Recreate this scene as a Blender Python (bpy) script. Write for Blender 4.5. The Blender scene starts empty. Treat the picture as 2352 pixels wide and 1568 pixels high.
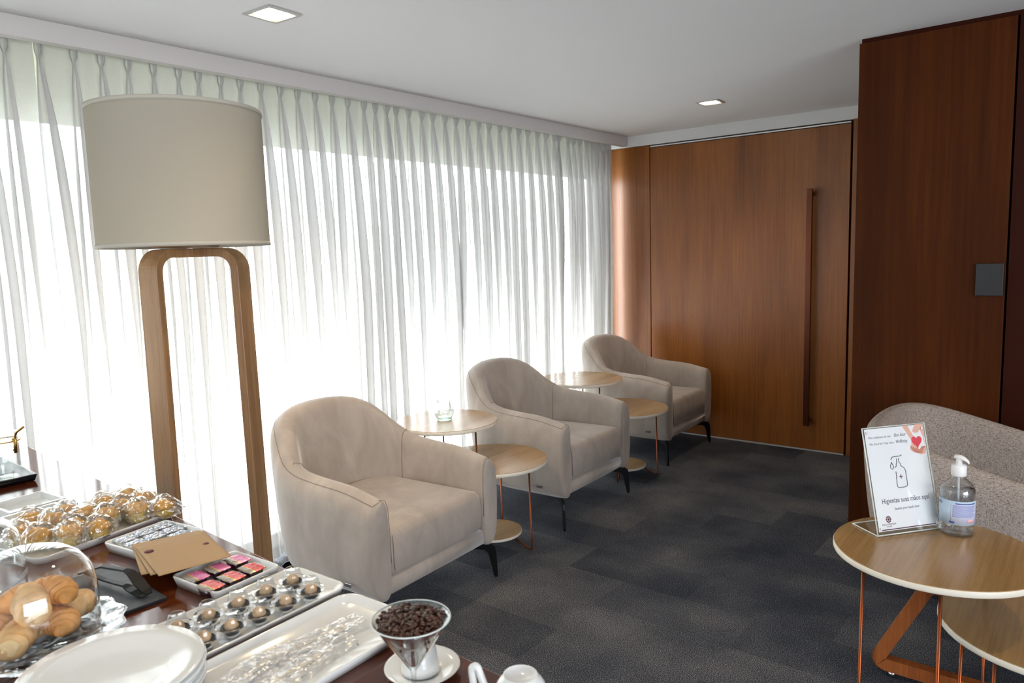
import bpy, bmesh, math, random
from math import pi, sin, cos, radians
from mathutils import Vector, Matrix, noise
S = bpy.context.scene
COL = S.collection
random.seed(7)

# ---------------------------------------------------------------- camera
yaw, pitch, roll = 0.675671555, 0.120349293, -0.0310278675
fwd0 = Vector((-sin(yaw), cos(yaw), 0)); right0 = Vector((cos(yaw), sin(yaw), 0)); up0 = Vector((0, 0, 1))
fwd = fwd0*cos(pitch) - up0*sin(pitch); up = up0*cos(pitch) + fwd0*sin(pitch)
right = right0*cos(roll) + up*sin(roll); up2 = up*cos(roll) - right0*sin(roll)
cd = bpy.data.cameras.new('camera'); cam = bpy.data.objects.new('camera', cd); COL.objects.link(cam)
cam.matrix_world = Matrix(((right.x, up2.x, -fwd.x, 0), (right.y, up2.y, -fwd.y, 0), (right.z, up2.z, -fwd.z, 1.55), (0, 0, 0, 1)))
cd.sensor_width = 36; cd.lens = 1703.5/2352*36; cd.clip_start = 0.05; cd.clip_end = 200
cd.dof.use_dof = True; cd.dof.focus_distance = 2.9; cd.dof.aperture_fstop = 7.5
S.camera = cam

# ---------------------------------------------------------------- light and exposure
S.view_settings.view_transform = 'Standard'; S.view_settings.look = 'None'
S.view_settings.exposure = 1.12; S.view_settings.gamma = 1.0; S.view_settings.use_curve_mapping = False
S.cycles.max_bounces = 14; S.cycles.transparent_max_bounces = 40; S.cycles.diffuse_bounces = 5
S.cycles.glossy_bounces = 6; S.cycles.transmission_bounces = 10; S.cycles.caustics_reflective = False; S.cycles.caustics_refractive = False
S.cycles.sample_clamp_indirect = 6.0
w = bpy.data.worlds.new('overcast_sky'); S.world = w; w.use_nodes = True
bg = w.node_tree.nodes['Background']; bg.inputs[0].default_value = (0.94, 0.965, 1.0, 1); bg.inputs[1].default_value = 8.0
ld = bpy.data.lights.new('window_portal', 'AREA'); ld.shape = 'RECTANGLE'; ld.size = 2.12; ld.size_y = 8.0
ld.cycles.is_portal = True
lo = bpy.data.objects.new('window_portal', ld); COL.objects.link(lo); lo.location = (-3.62, 1.8, 1.1)
lo.rotation_euler = (0, radians(-90), 0)      # local -Z looks to +X
ld2 = bpy.data.lights.new('fill_window_portal', 'AREA'); ld2.shape = 'RECTANGLE'; ld2.size = 2.05; ld2.size_y = 3.8  # sky portal for the added right-wall window
ld2.cycles.is_portal = True
lo2 = bpy.data.objects.new('fill_window_portal', ld2); COL.objects.link(lo2); lo2.location = (4.25, -.7, 1.3)
lo2.rotation_euler = (0, radians(90), 0)

# ---------------------------------------------------------------- helpers
def newmat(name):
    m = bpy.data.materials.new(name); m.use_nodes = True
    nt = m.node_tree; return m, nt, nt.nodes, nt.links, nt.nodes['Principled BSDF']
def srgb(r, g, b):
    f = lambda c: (c/255/12.92) if c/255 <= .04045 else ((c/255+.055)/1.055)**2.4
    return (f(r), f(g), f(b), 1)
def plain(name, c, rough=.5, metal=0, coat=0, bump=0, bscale=60, spec=None, sheen=0, emit=None, var=0, vscale=5):
    m, nt, N, L, P = newmat(name)
    P.inputs['Base Color'].default_value = c; P.inputs['Roughness'].default_value = rough; P.inputs['Metallic'].default_value = metal
    if coat: P.inputs['Coat Weight'].default_value = coat; P.inputs['Coat Roughness'].default_value = .05
    if spec is not None: P.inputs['Specular IOR Level'].default_value = spec
    if sheen: P.inputs['Sheen Weight'].default_value = sheen; P.inputs['Sheen Roughness'].default_value = .4
    if emit: P.inputs['Emission Color'].default_value = emit[0]; P.inputs['Emission Strength'].default_value = emit[1]
    tc = N.new('ShaderNodeTexCoord')
    if bump:
        n = N.new('ShaderNodeTexNoise'); n.inputs['Scale'].default_value = bscale; n.inputs['Detail'].default_value = 4
        b = N.new('ShaderNodeBump'); b.inputs['Strength'].default_value = bump; b.inputs['Distance'].default_value = .004
        L.new(tc.outputs['Object'], n.inputs['Vector']); L.new(n.outputs['Fac'], b.inputs['Height']); L.new(b.outputs['Normal'], P.inputs['Normal'])
    if var:
        n = N.new('ShaderNodeTexNoise'); n.inputs['Scale'].default_value = vscale; n.inputs['Detail'].default_value = 5
        r = N.new('ShaderNodeValToRGB'); e = r.color_ramp.elements
        e[0].position = .3; e[1].position = .7
        e[0].color = tuple(x*(1-var) for x in c[:3])+(1,); e[1].color = tuple(min(1, x*(1+var)) for x in c[:3])+(1,)
        L.new(tc.outputs['Object'], n.inputs['Vector']); L.new(n.outputs['Fac'], r.inputs['Fac']); L.new(r.outputs['Color'], P.inputs['Base Color'])
    return m
def woodmat(name, dark, mid, light, rough=.35, axis='z', coat=0.0, dens=1.0, spec=.5, figure=1.0):
    m, nt, N, L, P = newmat(name)
    tc = N.new('ShaderNodeTexCoord')
    def mp(sc):
        a = N.new('ShaderNodeMapping'); L.new(tc.outputs['Object'], a.inputs['Vector'])
        s = {'z': (sc[0], sc[0], sc[1]), 'x': (sc[1], sc[0], sc[0]), 'y': (sc[0], sc[1], sc[0])}[axis]
        a.inputs['Scale'].default_value = s; return a
    big = N.new('ShaderNodeTexNoise'); big.inputs['Scale'].default_value = 1; big.inputs['Detail'].default_value = 4; big.inputs['Distortion'].default_value = .8
    L.new(mp((5*dens, .5*dens*figure)).outputs[0], big.inputs['Vector'])
    fine = N.new('ShaderNodeTexNoise'); fine.inputs['Scale'].default_value = 1; fine.inputs['Detail'].default_value = 6; fine.inputs['Roughness'].default_value = .7
    L.new(mp((70*dens, 1.6*dens)).outputs[0], fine.inputs['Vector'])
    fib = N.new('ShaderNodeTexNoise'); fib.inputs['Scale'].default_value = 1; fib.inputs['Detail'].default_value = 2
    L.new(mp((420, 22)).outputs[0], fib.inputs['Vector'])
    a = N.new('ShaderNodeMath'); a.operation = 'MULTIPLY_ADD'; a.inputs[1].default_value = .45; L.new(fine.outputs['Fac'], a.inputs[0])
    b = N.new('ShaderNodeMath'); b.operation = 'MULTIPLY'; b.inputs[1].default_value = .45; L.new(big.outputs['Fac'], b.inputs[0]); L.new(b.outputs[0], a.inputs[2])
    c = N.new('ShaderNodeMath'); c.operation = 'MULTIPLY_ADD'; c.inputs[1].default_value = .14; L.new(fib.outputs['Fac'], c.inputs[0]); L.new(a.outputs[0], c.inputs[2])
    r = N.new('ShaderNodeValToRGB'); e = r.color_ramp.elements; e[0].position = .36; e[0].color = dark; e[1].position = .68; e[1].color = light
    k = e.new(.52); k.color = mid
    L.new(c.outputs[0], r.inputs['Fac']); L.new(r.outputs['Color'], P.inputs['Base Color'])
    P.inputs['Roughness'].default_value = rough; P.inputs['Specular IOR Level'].default_value = spec
    if coat: P.inputs['Coat Weight'].default_value = coat; P.inputs['Coat Roughness'].default_value = .06
    bp = N.new('ShaderNodeBump'); bp.inputs['Strength'].default_value = .06; bp.inputs['Distance'].default_value = .002
    L.new(fib.outputs['Fac'], bp.inputs['Height']); L.new(bp.outputs['Normal'], P.inputs['Normal'])
    return m
def clearmat(name, tint=(1, 1, 1), rough=0.0, refl=1.0, ior=1.45, haze=0.0, bump=0, bscale=30):
    m, nt, N, L, P = newmat(name); N.remove(P)
    out = N['Material Output']
    t = N.new('ShaderNodeBsdfTransparent'); t.inputs[0].default_value = (*tint, 1)
    g = N.new('ShaderNodeBsdfGlossy'); g.inputs['Roughness'].default_value = rough; g.inputs[0].default_value = (1, 1, 1, 1)
    f = N.new('ShaderNodeFresnel'); f.inputs['IOR'].default_value = ior
    geo = N.new('ShaderNodeNewGeometry'); ms = N.new('ShaderNodeMapRange'); ms.inputs['To Min'].default_value = ior; ms.inputs['To Max'].default_value = 1/ior
    L.new(geo.outputs['Backfacing'], ms.inputs['Value']); L.new(ms.outputs[0], f.inputs['IOR'])
    mu = N.new('ShaderNodeMath'); mu.operation = 'MULTIPLY'; mu.inputs[1].default_value = refl; mu.use_clamp = True
    L.new(f.outputs[0], mu.inputs[0])
    mx = N.new('ShaderNodeMixShader'); L.new(mu.outputs[0], mx.inputs[0]); L.new(t.outputs[0], mx.inputs[1]); L.new(g.outputs[0], mx.inputs[2])
    last = mx
    if haze:
        d = N.new('ShaderNodeBsdfDiffuse'); d.inputs[0].default_value = (.9, .9, .9, 1)
        m2 = N.new('ShaderNodeMixShader'); m2.inputs[0].default_value = haze; L.new(mx.outputs[0], m2.inputs[1]); L.new(d.outputs[0], m2.inputs[2]); last = m2
    if bump:
        tc = N.new('ShaderNodeTexCoord'); n = N.new('ShaderNodeTexNoise'); n.inputs['Scale'].default_value = bscale; n.inputs['Detail'].default_value = 3
        b = N.new('ShaderNodeBump'); b.inputs['Strength'].default_value = bump; b.inputs['Distance'].default_value = .01
        L.new(tc.outputs['Object'], n.inputs['Vector']); L.new(n.outputs['Fac'], b.inputs['Height'])
        L.new(b.outputs['Normal'], g.inputs['Normal']); L.new(b.outputs['Normal'], f.inputs['Normal'])
    L.new(last.outputs[0], out.inputs['Surface'])
    return m

def obj(name, bm, m, parent=None, smooth=True, loc=None, subsurf=0, recalc=True, bevel=0):
    me = bpy.data.meshes.new(name)
    if recalc: bmesh.ops.recalc_face_normals(bm, faces=bm.faces)
    bm.to_mesh(me); bm.free()
    if m is not None: me.materials.append(m)
    if smooth:
        for p in me.polygons: p.use_smooth = True
    o = bpy.data.objects.new(name, me); COL.objects.link(o)
    if parent: o.parent = parent
    if loc: o.location = loc
    if bevel:
        b = o.modifiers.new('bevel', 'BEVEL'); b.width = bevel; b.segments = 3; b.limit_method = 'ANGLE'
        b.harden_normals = True
    if subsurf:
        s = o.modifiers.new('sub', 'SUBSURF'); s.levels = subsurf; s.render_levels = subsurf
    return o
def tag(o, label=None, cat=None, group=None, kind=None):
    if label: o['label'] = label
    if cat: o['category'] = cat
    if group: o['group'] = group
    if kind: o['kind'] = kind
    return o
def thing(name, label, cat, loc=(0, 0, 0), rz=0, group=None):
    o = bpy.data.objects.new(name, None); COL.objects.link(o); o.location = loc; o.rotation_euler = (0, 0, rz); o.empty_display_size = .1
    return tag(o, label, cat, group)
def dup(root, loc, rz=0, label=None, scale=None):
    r = root.copy(); COL.objects.link(r); r.location = loc; r.rotation_euler = (0, 0, rz)
    if label: r['label'] = label
    if scale: r.scale = scale
    for ch in list(root.children):
        c = ch.copy(); COL.objects.link(c); c.parent = r
        for g in list(ch.children):
            d = g.copy(); COL.objects.link(d); d.parent = c
    return r
def box(bm, x0, x1, y0, y1, z0, z1, M=None):
    v = [bm.verts.new((x, y, z)) for x in (x0, x1) for y in (y0, y1) for z in (z0, z1)]
    for f in ((0, 1, 3, 2), (4, 6, 7, 5), (0, 4, 5, 1), (2, 3, 7, 6), (0, 2, 6, 4), (1, 5, 7, 3)): bm.faces.new([v[i] for i in f])
    if M is not None: bmesh.ops.transform(bm, matrix=M, verts=v)
    return v
def boxbm(*a, M=None):
    bm = bmesh.new(); box(bm, *a, M=M); return bm
def lathe(prof, seg=40, bm=None, c=(0, 0, 0), capb=False, capt=False, wob=None):
    bm = bm or bmesh.new(); rings = []
    for r, z in prof:
        if r < 1e-6: rings.append([bm.verts.new((c[0], c[1], c[2]+z))])
        else:
            rings.append([])
            for i in range(seg):
                a = 2*pi*i/seg; rr = r*(wob(a, z) if wob else 1)
                rings[-1].append(bm.verts.new((c[0]+rr*cos(a), c[1]+rr*sin(a), c[2]+z)))
    for A, B in zip(rings, rings[1:]):
        for i in range(seg):
            j = (i+1) % seg
            if len(A) == 1 and len(B) == 1: continue
            if len(A) == 1: bm.faces.new((A[0], B[j], B[i]))
            elif len(B) == 1: bm.faces.new((A[i], A[j], B[0]))
            else: bm.faces.new((A[i], A[j], B[j], B[i]))
    if capb and len(rings[0]) > 1: bm.faces.new(list(reversed(rings[0])))
    if capt and len(rings[-1]) > 1: bm.faces.new(rings[-1])
    return bm
def tube(pts, r, seg=10, bm=None, rads=None, closed=False):
    bm = bm or bmesh.new(); P = [Vector(p) for p in pts]; n = len(P); rings = []
    t0 = (P[1]-P[0]).normalized(); u = t0.orthogonal().normalized()
    for i in range(n):
        if closed: t = (P[(i+1) % n]-P[i-1]).normalized()
        else: t = (P[min(i+1, n-1)]-P[max(i-1, 0)]).normalized()
        u = (u-t*u.dot(t)); u = u.normalized() if u.length > 1e-6 else t.orthogonal().normalized()
        v = t.cross(u); rr = rads[i] if rads else r
        rings.append([bm.verts.new(P[i]+(u*cos(2*pi*k/seg)+v*sin(2*pi*k/seg))*rr) for k in range(seg)])
    prs = list(zip(rings, rings[1:]))+([(rings[-1], rings[0])] if closed else [])
    for A, B in prs:
        for k in range(seg): bm.faces.new((A[k], A[(k+1) % seg], B[(k+1) % seg], B[k]))
    if not closed: bm.faces.new(list(reversed(rings[0]))); bm.faces.new(rings[-1])
    return bm
def fillet(pts, rad, n=6):
    P = [Vector(p) for p in pts]; out = [P[0]]
    for a, b, c in zip(P, P[1:], P[2:]):
        d1 = (a-b); d2 = (c-b); k = min(rad, d1.length*.49, d2.length*.49); p = b+d1.normalized()*k; q = b+d2.normalized()*k
        for i in range(n+1):
            t = i/n; out.append(p*(1-t)**2+b*2*t*(1-t)+q*t*t)
    out.append(P[-1]); return out
def rrect(w, d, r, n=6):
    pts = []
    for cx, cy, a0 in ((w/2-r, d/2-r, 0), (-w/2+r, d/2-r, pi/2), (-w/2+r, -d/2+r, pi), (w/2-r, -d/2+r, 1.5*pi)):
        for i in range(n+1):
            a = a0+pi/2*i/n; pts.append((cx+r*cos(a), cy+r*sin(a)))
    return pts
def loft(loops, bm=None, capb=True, capt=True):
    bm = bm or bmesh.new(); R = [[bm.verts.new(p) for p in lp] for lp in loops]
    n = len(R[0])
    for A, B in zip(R, R[1:]):
        for i in range(n): bm.faces.new((A[i], A[(i+1) % n], B[(i+1) % n], B[i]))
    if capb: bm.faces.new(list(reversed(R[0])))
    if capt: bm.faces.new(R[-1])
    return bm
def prism(poly, z0, z1, bm=None):
    return loft([[(x, y, z0) for x, y in poly], [(x, y, z1) for x, y in poly]], bm)
def struct(name, bm, m, parent=None, **k):
    o = obj(name, bm, m, parent, smooth=k.pop('smooth', False), **k)
    if not parent: o['kind'] = 'structure'
    return o
def interp(x, xs, ys):
    if x <= xs[0]: return ys[0]
    for a, b, p, q in zip(xs, xs[1:], ys, ys[1:]):
        if x <= b:
            t = (x-a)/(b-a); t = t*t*(3-2*t); return p+(q-p)*t
    return ys[-1]

# ---------------------------------------------------------------- materials
M_ceil = plain('ceiling_paint', (.74, .74, .735, 1), .9)
M_pelmet = plain('pelmet_paint', (.60, .575, .55, 1), .8)
M_wallp = plain('wall_paint', (.62, .61, .59, 1), .9)
M_doorw = woodmat('door_veneer', srgb(104, 55, 16), srgb(134, 77, 25), srgb(160, 98, 40), .31, 'z', spec=.6)
M_colw = woodmat('column_veneer', srgb(50, 20, 3), srgb(67, 30, 5), srgb(86, 42, 10), .48, 'z', spec=.1, dens=.8)
M_darkp = plain('dark_panel_veneer', srgb(48, 15, 5), .5, spec=.1)
M_lampw = woodmat('lamp_walnut', srgb(112, 80, 52), srgb(146, 110, 74), srgb(174, 138, 98), .45, 'z')
M_lampx = woodmat('lamp_walnut_top', srgb(112, 80, 52), srgb(146, 110, 74), srgb(174, 138, 98), .45, 'x')
M_tabw = woodmat('side_table_oak', srgb(130, 98, 58), srgb(152, 119, 76), srgb(172, 138, 94), .24, 'y', dens=1.2, spec=.7)
M_buf = woodmat('buffet_rosewood', srgb(50, 19, 6), srgb(82, 34, 11), srgb(114, 54, 20), .10, 'y', coat=.2, dens=1.3, spec=.5)
M_edge = plain('pale_edging', srgb(222, 214, 198), .45)
M_copper = plain('copper_rod', srgb(140, 76, 46), .4, 1)
M_black = plain('black_metal', srgb(14, 15, 18), .35, .6)
M_fab = plain('suede_fabric', srgb(163, 147, 136), .95, spec=.15, sheen=.5, bump=.15, bscale=500)
M_seam = plain('seam_thread', srgb(128, 112, 102), .9)
M_chrome = plain('chrome', (.75, .75, .76, 1), .12, 1)
M_white = plain('white_porcelain', srgb(226, 228, 226), .12, coat=.5)
M_wplastic = plain('white_plastic', srgb(235, 235, 235), .35)
M_slate = plain('slate', srgb(52, 56, 62), .45, bump=.5, bscale=25)
M_kraft = plain('kraft_paper', srgb(176, 144, 104), .75, bump=.1, bscale=90)
M_ink = plain('burgundy_ink', srgb(88, 40, 50), .8)
M_ink2 = plain('grey_ink', srgb(92, 84, 98), .7)
M_glass = clearmat('clear_glass', (.97, .985, .98), 0, 1.6)
M_glassd = clearmat('dome_glass', (.93, .945, .95), 0.01, 2.2, bump=.04, bscale=8)
M_acry = clearmat('acrylic', (.97, .98, .975), 0, .8)
M_wrap = clearmat('cellophane', (.96, .96, .95), .08, 4.2, bump=.9, bscale=38)
M_pet = clearmat('clear_plastic_cup', (.90, .91, .92), .03, 1.7)
M_foil = plain('foil', (.60, .63, .70, 1), .14, 1, bump=.6, bscale=90)
# suede: mottled nap
def fabricize(m, c, var=.1, sc=9):
    nt = m.node_tree; N, L = nt.nodes, nt.links; P = N['Principled BSDF']
    tc = N.new('ShaderNodeTexCoord'); mp = N.new('ShaderNodeMapping'); mp.inputs['Scale'].default_value = (1, 1, .45); L.new(tc.outputs['Object'], mp.inputs['Vector'])
    n = N.new('ShaderNodeTexNoise'); n.inputs['Scale'].default_value = sc; n.inputs['Detail'].default_value = 7; n.inputs['Roughness'].default_value = .62; n.inputs['Distortion'].default_value = .6
    L.new(mp.outputs[0], n.inputs['Vector'])
    r = N.new('ShaderNodeValToRGB'); e = r.color_ramp.elements; e[0].position = .32; e[1].position = .68
    e[0].color = tuple(x*(1-var) for x in c[:3])+(1,); e[1].color = tuple(x*(1+var) for x in c[:3])+(1,)
    L.new(n.outputs['Fac'], r.inputs['Fac']); L.new(r.outputs['Color'], P.inputs['Base Color'])
fabricize(M_fab, srgb(168, 157, 147), .15, 7)

# tweed
def tweed():
    m, nt, N, L, P = newmat('grey_tweed')
    tc = N.new('ShaderNodeTexCoord')
    def nz(sc, det=3):
        mp = N.new('ShaderNodeMapping'); mp.inputs['Scale'].default_value = sc; L.new(tc.outputs['Object'], mp.inputs['Vector'])
        n = N.new('ShaderNodeTexNoise'); n.inputs['Scale'].default_value = 1; n.inputs['Detail'].default_value = det; L.new(mp.outputs[0], n.inputs['Vector']); return n
    a = nz((110, 110, 700), 2); b = nz((700, 700, 110), 2)
    ad = N.new('ShaderNodeMath'); ad.operation = 'ADD'; L.new(a.outputs['Fac'], ad.inputs[0]); L.new(b.outputs['Fac'], ad.inputs[1])
    r = N.new('ShaderNodeValToRGB'); e = r.color_ramp.elements; e[0].position = .43*2-.05 if False else .80; e[1].position = 1.0
    mu = N.new('ShaderNodeMath'); mu.operation = 'MULTIPLY'; mu.inputs[1].default_value = .9; L.new(ad.outputs[0], mu.inputs[0])
    e[0].color = srgb(104, 95, 88); e[1].color = srgb(172, 160, 151); e[0].position = .70; e[1].position = 1.08
    L.new(mu.outputs[0], r.inputs['Fac']); L.new(r.outputs['Color'], P.inputs['Base Color']); P.inputs['Roughness'].default_value = .95
    P.inputs['Specular IOR Level'].default_value = .1
    bp = N.new('ShaderNodeBump'); bp.inputs['Strength'].default_value = .4; bp.inputs['Distance'].default_value = .003; L.new(ad.outputs[0], bp.inputs['Height']); L.new(bp.outputs['Normal'], P.inputs['Normal'])
    return m
M_tweed = tweed()

# carpet: planks laid in alternate directions, looped yarn
def carpet():
    m, nt, N, L, P = newmat('carpet_planks')
    tc = N.new('ShaderNodeTexCoord')
    br = N.new('ShaderNodeTexBrick'); br.offset = .5; br.squash = 1
    br.inputs['Scale'].default_value = 1; br.inputs['Brick Width'].default_value = .62; br.inputs['Row Height'].default_value = .27
    br.inputs['Mortar Size'].default_value = .0; br.inputs['Color1'].default_value = (0, 0, 0, 1); br.inputs['Color2'].default_value = (1, 1, 1, 1); br.inputs['Bias'].default_value = 0
    mp = N.new('ShaderNodeMapping'); mp.inputs['Location'].default_value = (.14, .08, 0); L.new(tc.outputs['Object'], mp.inputs['Vector']); L.new(mp.outputs[0], br.inputs['Vector'])
    loop = N.new('ShaderNodeTexVoronoi'); loop.inputs['Scale'].default_value = 210; L.new(tc.outputs['Object'], loop.inputs['Vector'])
    loop.feature = 'F1'
    sp = N.new('ShaderNodeTexNoise'); sp.inputs['Scale'].default_value = 260; sp.inputs['Detail'].default_value = 3; sp.inputs['Roughness'].default_value = .8; L.new(tc.outputs['Object'], sp.inputs['Vector'])
    cl = N.new('ShaderNodeTexNoise'); cl.inputs['Scale'].default_value = 2.6; cl.inputs['Detail'].default_value = 4; L.new(tc.outputs['Object'], cl.inputs['Vector'])
    # plank tone
    a = N.new('ShaderNodeMath'); a.operation = 'MULTIPLY_ADD'; a.inputs[1].default_value = .06; L.new(br.outputs['Color'], a.inputs[0])
    b = N.new('ShaderNodeMath'); b.operation = 'MULTIPLY'; b.inputs[1].default_value = .20; L.new(cl.outputs['Fac'], b.inputs[0]); L.new(b.outputs[0], a.inputs[2])
    s = N.new('ShaderNodeMath'); s.operation = 'MULTIPLY_ADD'; s.inputs[1].default_value = 1.15; L.new(sp.outputs['Fac'], s.inputs[0]); L.new(a.outputs[0], s.inputs[2])
    r = N.new('ShaderNodeValToRGB'); e = r.color_ramp.elements; e[0].position = .60; e[0].color = srgb(24, 29, 40); e[1].position = 1.0; e[1].color = srgb(214, 208, 196)
    k = e.new(.72); k.color = srgb(64, 69, 80); k = e.new(.83); k.color = srgb(116, 116, 116)
    L.new(s.outputs[0], r.inputs['Fac']); L.new(r.outputs['Color'], P.inputs['Base Color']); P.inputs['Roughness'].default_value = 1; P.inputs['Specular IOR Level'].default_value = .1
    bp = N.new('ShaderNodeBump'); bp.inputs['Strength'].default_value = .7; bp.inputs['Distance'].default_value = .004; bp.invert = True
    L.new(loop.outputs['Distance'], bp.inputs['Height']); L.new(bp.outputs['Normal'], P.inputs['Normal'])
    return m
M_carpet = carpet()

# sheer linen
def sheer():
    m, nt, N, L, P = newmat('sheer_linen'); N.remove(P); out = N['Material Output']
    tc = N.new('ShaderNodeTexCoord')
    def nz(sc):
        mp = N.new('ShaderNodeMapping'); mp.inputs['Scale'].default_value = sc; L.new(tc.outputs['Object'], mp.inputs['Vector'])
        n = N.new('ShaderNodeTexNoise'); n.inputs['Scale'].default_value = 1; n.inputs['Detail'].default_value = 2; L.new(mp.outputs[0], n.inputs['Vector']); return n
    a = nz((500, 500, 30)); b = nz((30, 30, 500))
    ad = N.new('ShaderNodeMath'); ad.operation = 'ADD'; L.new(a.outputs['Fac'], ad.inputs[0]); L.new(b.outputs['Fac'], ad.inputs[1])
    lw = N.new('ShaderNodeLayerWeight'); lw.inputs['Blend'].default_value = .35
    # open weave seen straight on, closed at a grazing angle
    mr = N.new('ShaderNodeMapRange'); mr.inputs['From Min'].default_value = 0; mr.inputs['From Max'].default_value = .7; mr.inputs['To Min'].default_value = .235; mr.inputs['To Max'].default_value = .02
    L.new(lw.outputs['Facing'], mr.inputs['Value'])
    mm = N.new('ShaderNodeMath'); mm.operation = 'MULTIPLY_ADD'; mm.inputs[1].default_value = -.10; L.new(ad.outputs[0], mm.inputs[0])
    av = N.new('ShaderNodeMath'); av.operation = 'ADD'; av.inputs[1].default_value = .10; L.new(mr.outputs[0], av.inputs[0]); L.new(av.outputs[0], mm.inputs[2]); mm.use_clamp = True
    t = N.new('ShaderNodeBsdfTransparent'); t.inputs[0].default_value = (1, 1, 1, 1)
    d = N.new('ShaderNodeBsdfDiffuse'); d.inputs[0].default_value = (.60, .59, .565, 1)
    tl = N.new('ShaderNodeBsdfTranslucent'); tl.inputs[0].default_value = (.17, .17, .17, 1)
    m1 = N.new('ShaderNodeMixShader'); m1.inputs[0].default_value = .25; L.new(d.outputs[0], m1.inputs[1]); L.new(tl.outputs[0], m1.inputs[2])
    m2 = N.new('ShaderNodeMixShader'); L.new(mm.outputs[0], m2.inputs[0]); L.new(m1.outputs[0], m2.inputs[1]); L.new(t.outputs[0], m2.inputs[2])
    L.new(m2.outputs[0], out.inputs['Surface']); return m
M_sheer = sheer()

# ================================================================ SETTING
XW, YD, ZC = -3.193, 5.62, 2.475
struct('floor', boxbm(-3.7, 4.2, -3.2, 5.75, -.1, 0), M_carpet)
struct('ceiling', boxbm(-3.7, 4.2, -3.2, 5.75, ZC, ZC+.1), M_ceil)
wr = bmesh.new()
for a in ((-3.2, -2.6, 0, ZC), (1.2, 5.75, 0, ZC), (-2.6, 1.2, 0, .3), (-2.6, 1.2, 2.3, ZC)): box(wr, 4.0, 4.2, *a)
struct('wall_right', wr, M_wallp)
struct('fill_window', boxbm(4.1, 4.106, -2.6, 1.2, .3, 2.3), clearmat('fill_window_glass', (.86, .87, .89), 0, 1))  # unseen window added to light the chair fronts and the sign
struct('wall_near', boxbm(-3.7, 4.0, -3.2, -3.0, 0, ZC), M_wallp)
# far wall: plaster lintel above the wood
struct('wall_far', boxbm(-3.48, 4.0, YD, YD+.13, 2.388, ZC), M_ceil)
struct('wall_far_backing', boxbm(-3.48, 4.0, YD+.05, YD+.13, 0, 2.388), M_darkp)
bpy.data.objects['wall_far_backing'].name = 'wall_beyond'
struct('wall_panel', boxbm(-3.48, -2.992, YD, YD+.04, 0, 2.386), M_doorw, bevel=.002).name = 'wall_far_panel'
d = boxbm(-2.982, -1.428, YD-.005, YD+.045, .012, 2.362)
door = struct('door_1', d, M_doorw, bevel=.002)
hb = bmesh.new(); box(hb, -1.702, -1.662, YD-.075, YD-.05, .20, 1.932); obj('handle_bar', hb, plain('bronze', srgb(104, 60, 44), .25, .85), door, smooth=False, bevel=.003)
for z in (.24, 1.895): obj('handle_mount', boxbm(-1.694, -1.670, YD-.05, YD-.004, z-.014, z+.014), bpy.data.materials['bronze'], door, smooth=False)
struct('trim_1', boxbm(-2.982, -1.43, YD-.004, YD+.045, 2.3675, 2.377), plain('door_track_aluminium', (.85, .85, .86, 1), .3, .4))
struct('trim_2', boxbm(-1.412, -1.32, YD-.012, YD+.04, 0, 2.388), M_doorw, bevel=.002)
struct('trim_3', boxbm(-2.75, -1.43, YD-.012, YD-.002, 0.0, .010), plain('threshold_aluminium', (.8, .8, .8, 1), .3, .6))
# column / wood wall in front
struct('wall_column', boxbm(-.943, -.334, 3.817, 5.62, .055, 2.455), M_colw, bevel=.002)
struct('wall_column_return', boxbm(-.326, 4.0, 3.822, 5.62, .055, 2.455), M_darkp, bevel=.002)
bpy.data.objects['wall_column_return'].name = 'wall_dark_panel'
struct('baseboard_column', boxbm(-.92, 4.0, 3.835, 5.6, 0, .055), plain('grey_plinth', srgb(120, 122, 126), .5))
struct('trim_4', boxbm(-.935, 4.0, 3.827, 5.62, 2.455, 2.475), M_darkp)
# pelmet
struct('trim_5', boxbm(XW-.05, XW, -3.0, YD, 2.397, ZC), M_pelmet, bevel=.003)
# window wall: glass, frosted transom, kerb
struct('window_1', boxbm(-3.46, -3.452, -2.6, YD, .08, 2.135), clearmat('window_glass', (.97, .99, .98), 0, 1))
def transom():
    m, nt, N, L, P = newmat('frosted_transom'); N.remove(P)
    t = N.new('ShaderNodeBsdfTranslucent'); t.inputs[0].default_value = (.39, .405, .335, 1)
    dd = N.new('ShaderNodeBsdfDiffuse'); dd.inputs[0].default_value = (.5, .52, .44, 1)
    mx = N.new('ShaderNodeMixShader'); mx.inputs[0].default_value = .5; L.new(t.outputs[0], mx.inputs[2]); L.new(dd.outputs[0], mx.inputs[1]); L.new(mx.outputs[0], N['Material Output'].inputs['Surface']); return m
struct('window_2', boxbm(-3.462, -3.45, -2.6, YD, 2.135, ZC), transom())
struct('wall_left', boxbm(-3.6, -3.44, -3.0, YD, 0, .08), M_wallp)
struct('light_block_far', boxbm(-3.6, -3.44, 5.43, 5.75, .08, ZC), M_wallp)  # unseen stub added to block the light slit past the curtain end
struct('wall_left_near', boxbm(-3.6, -3.40, -3.0, -2.6, .08, ZC), M_wallp)

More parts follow.
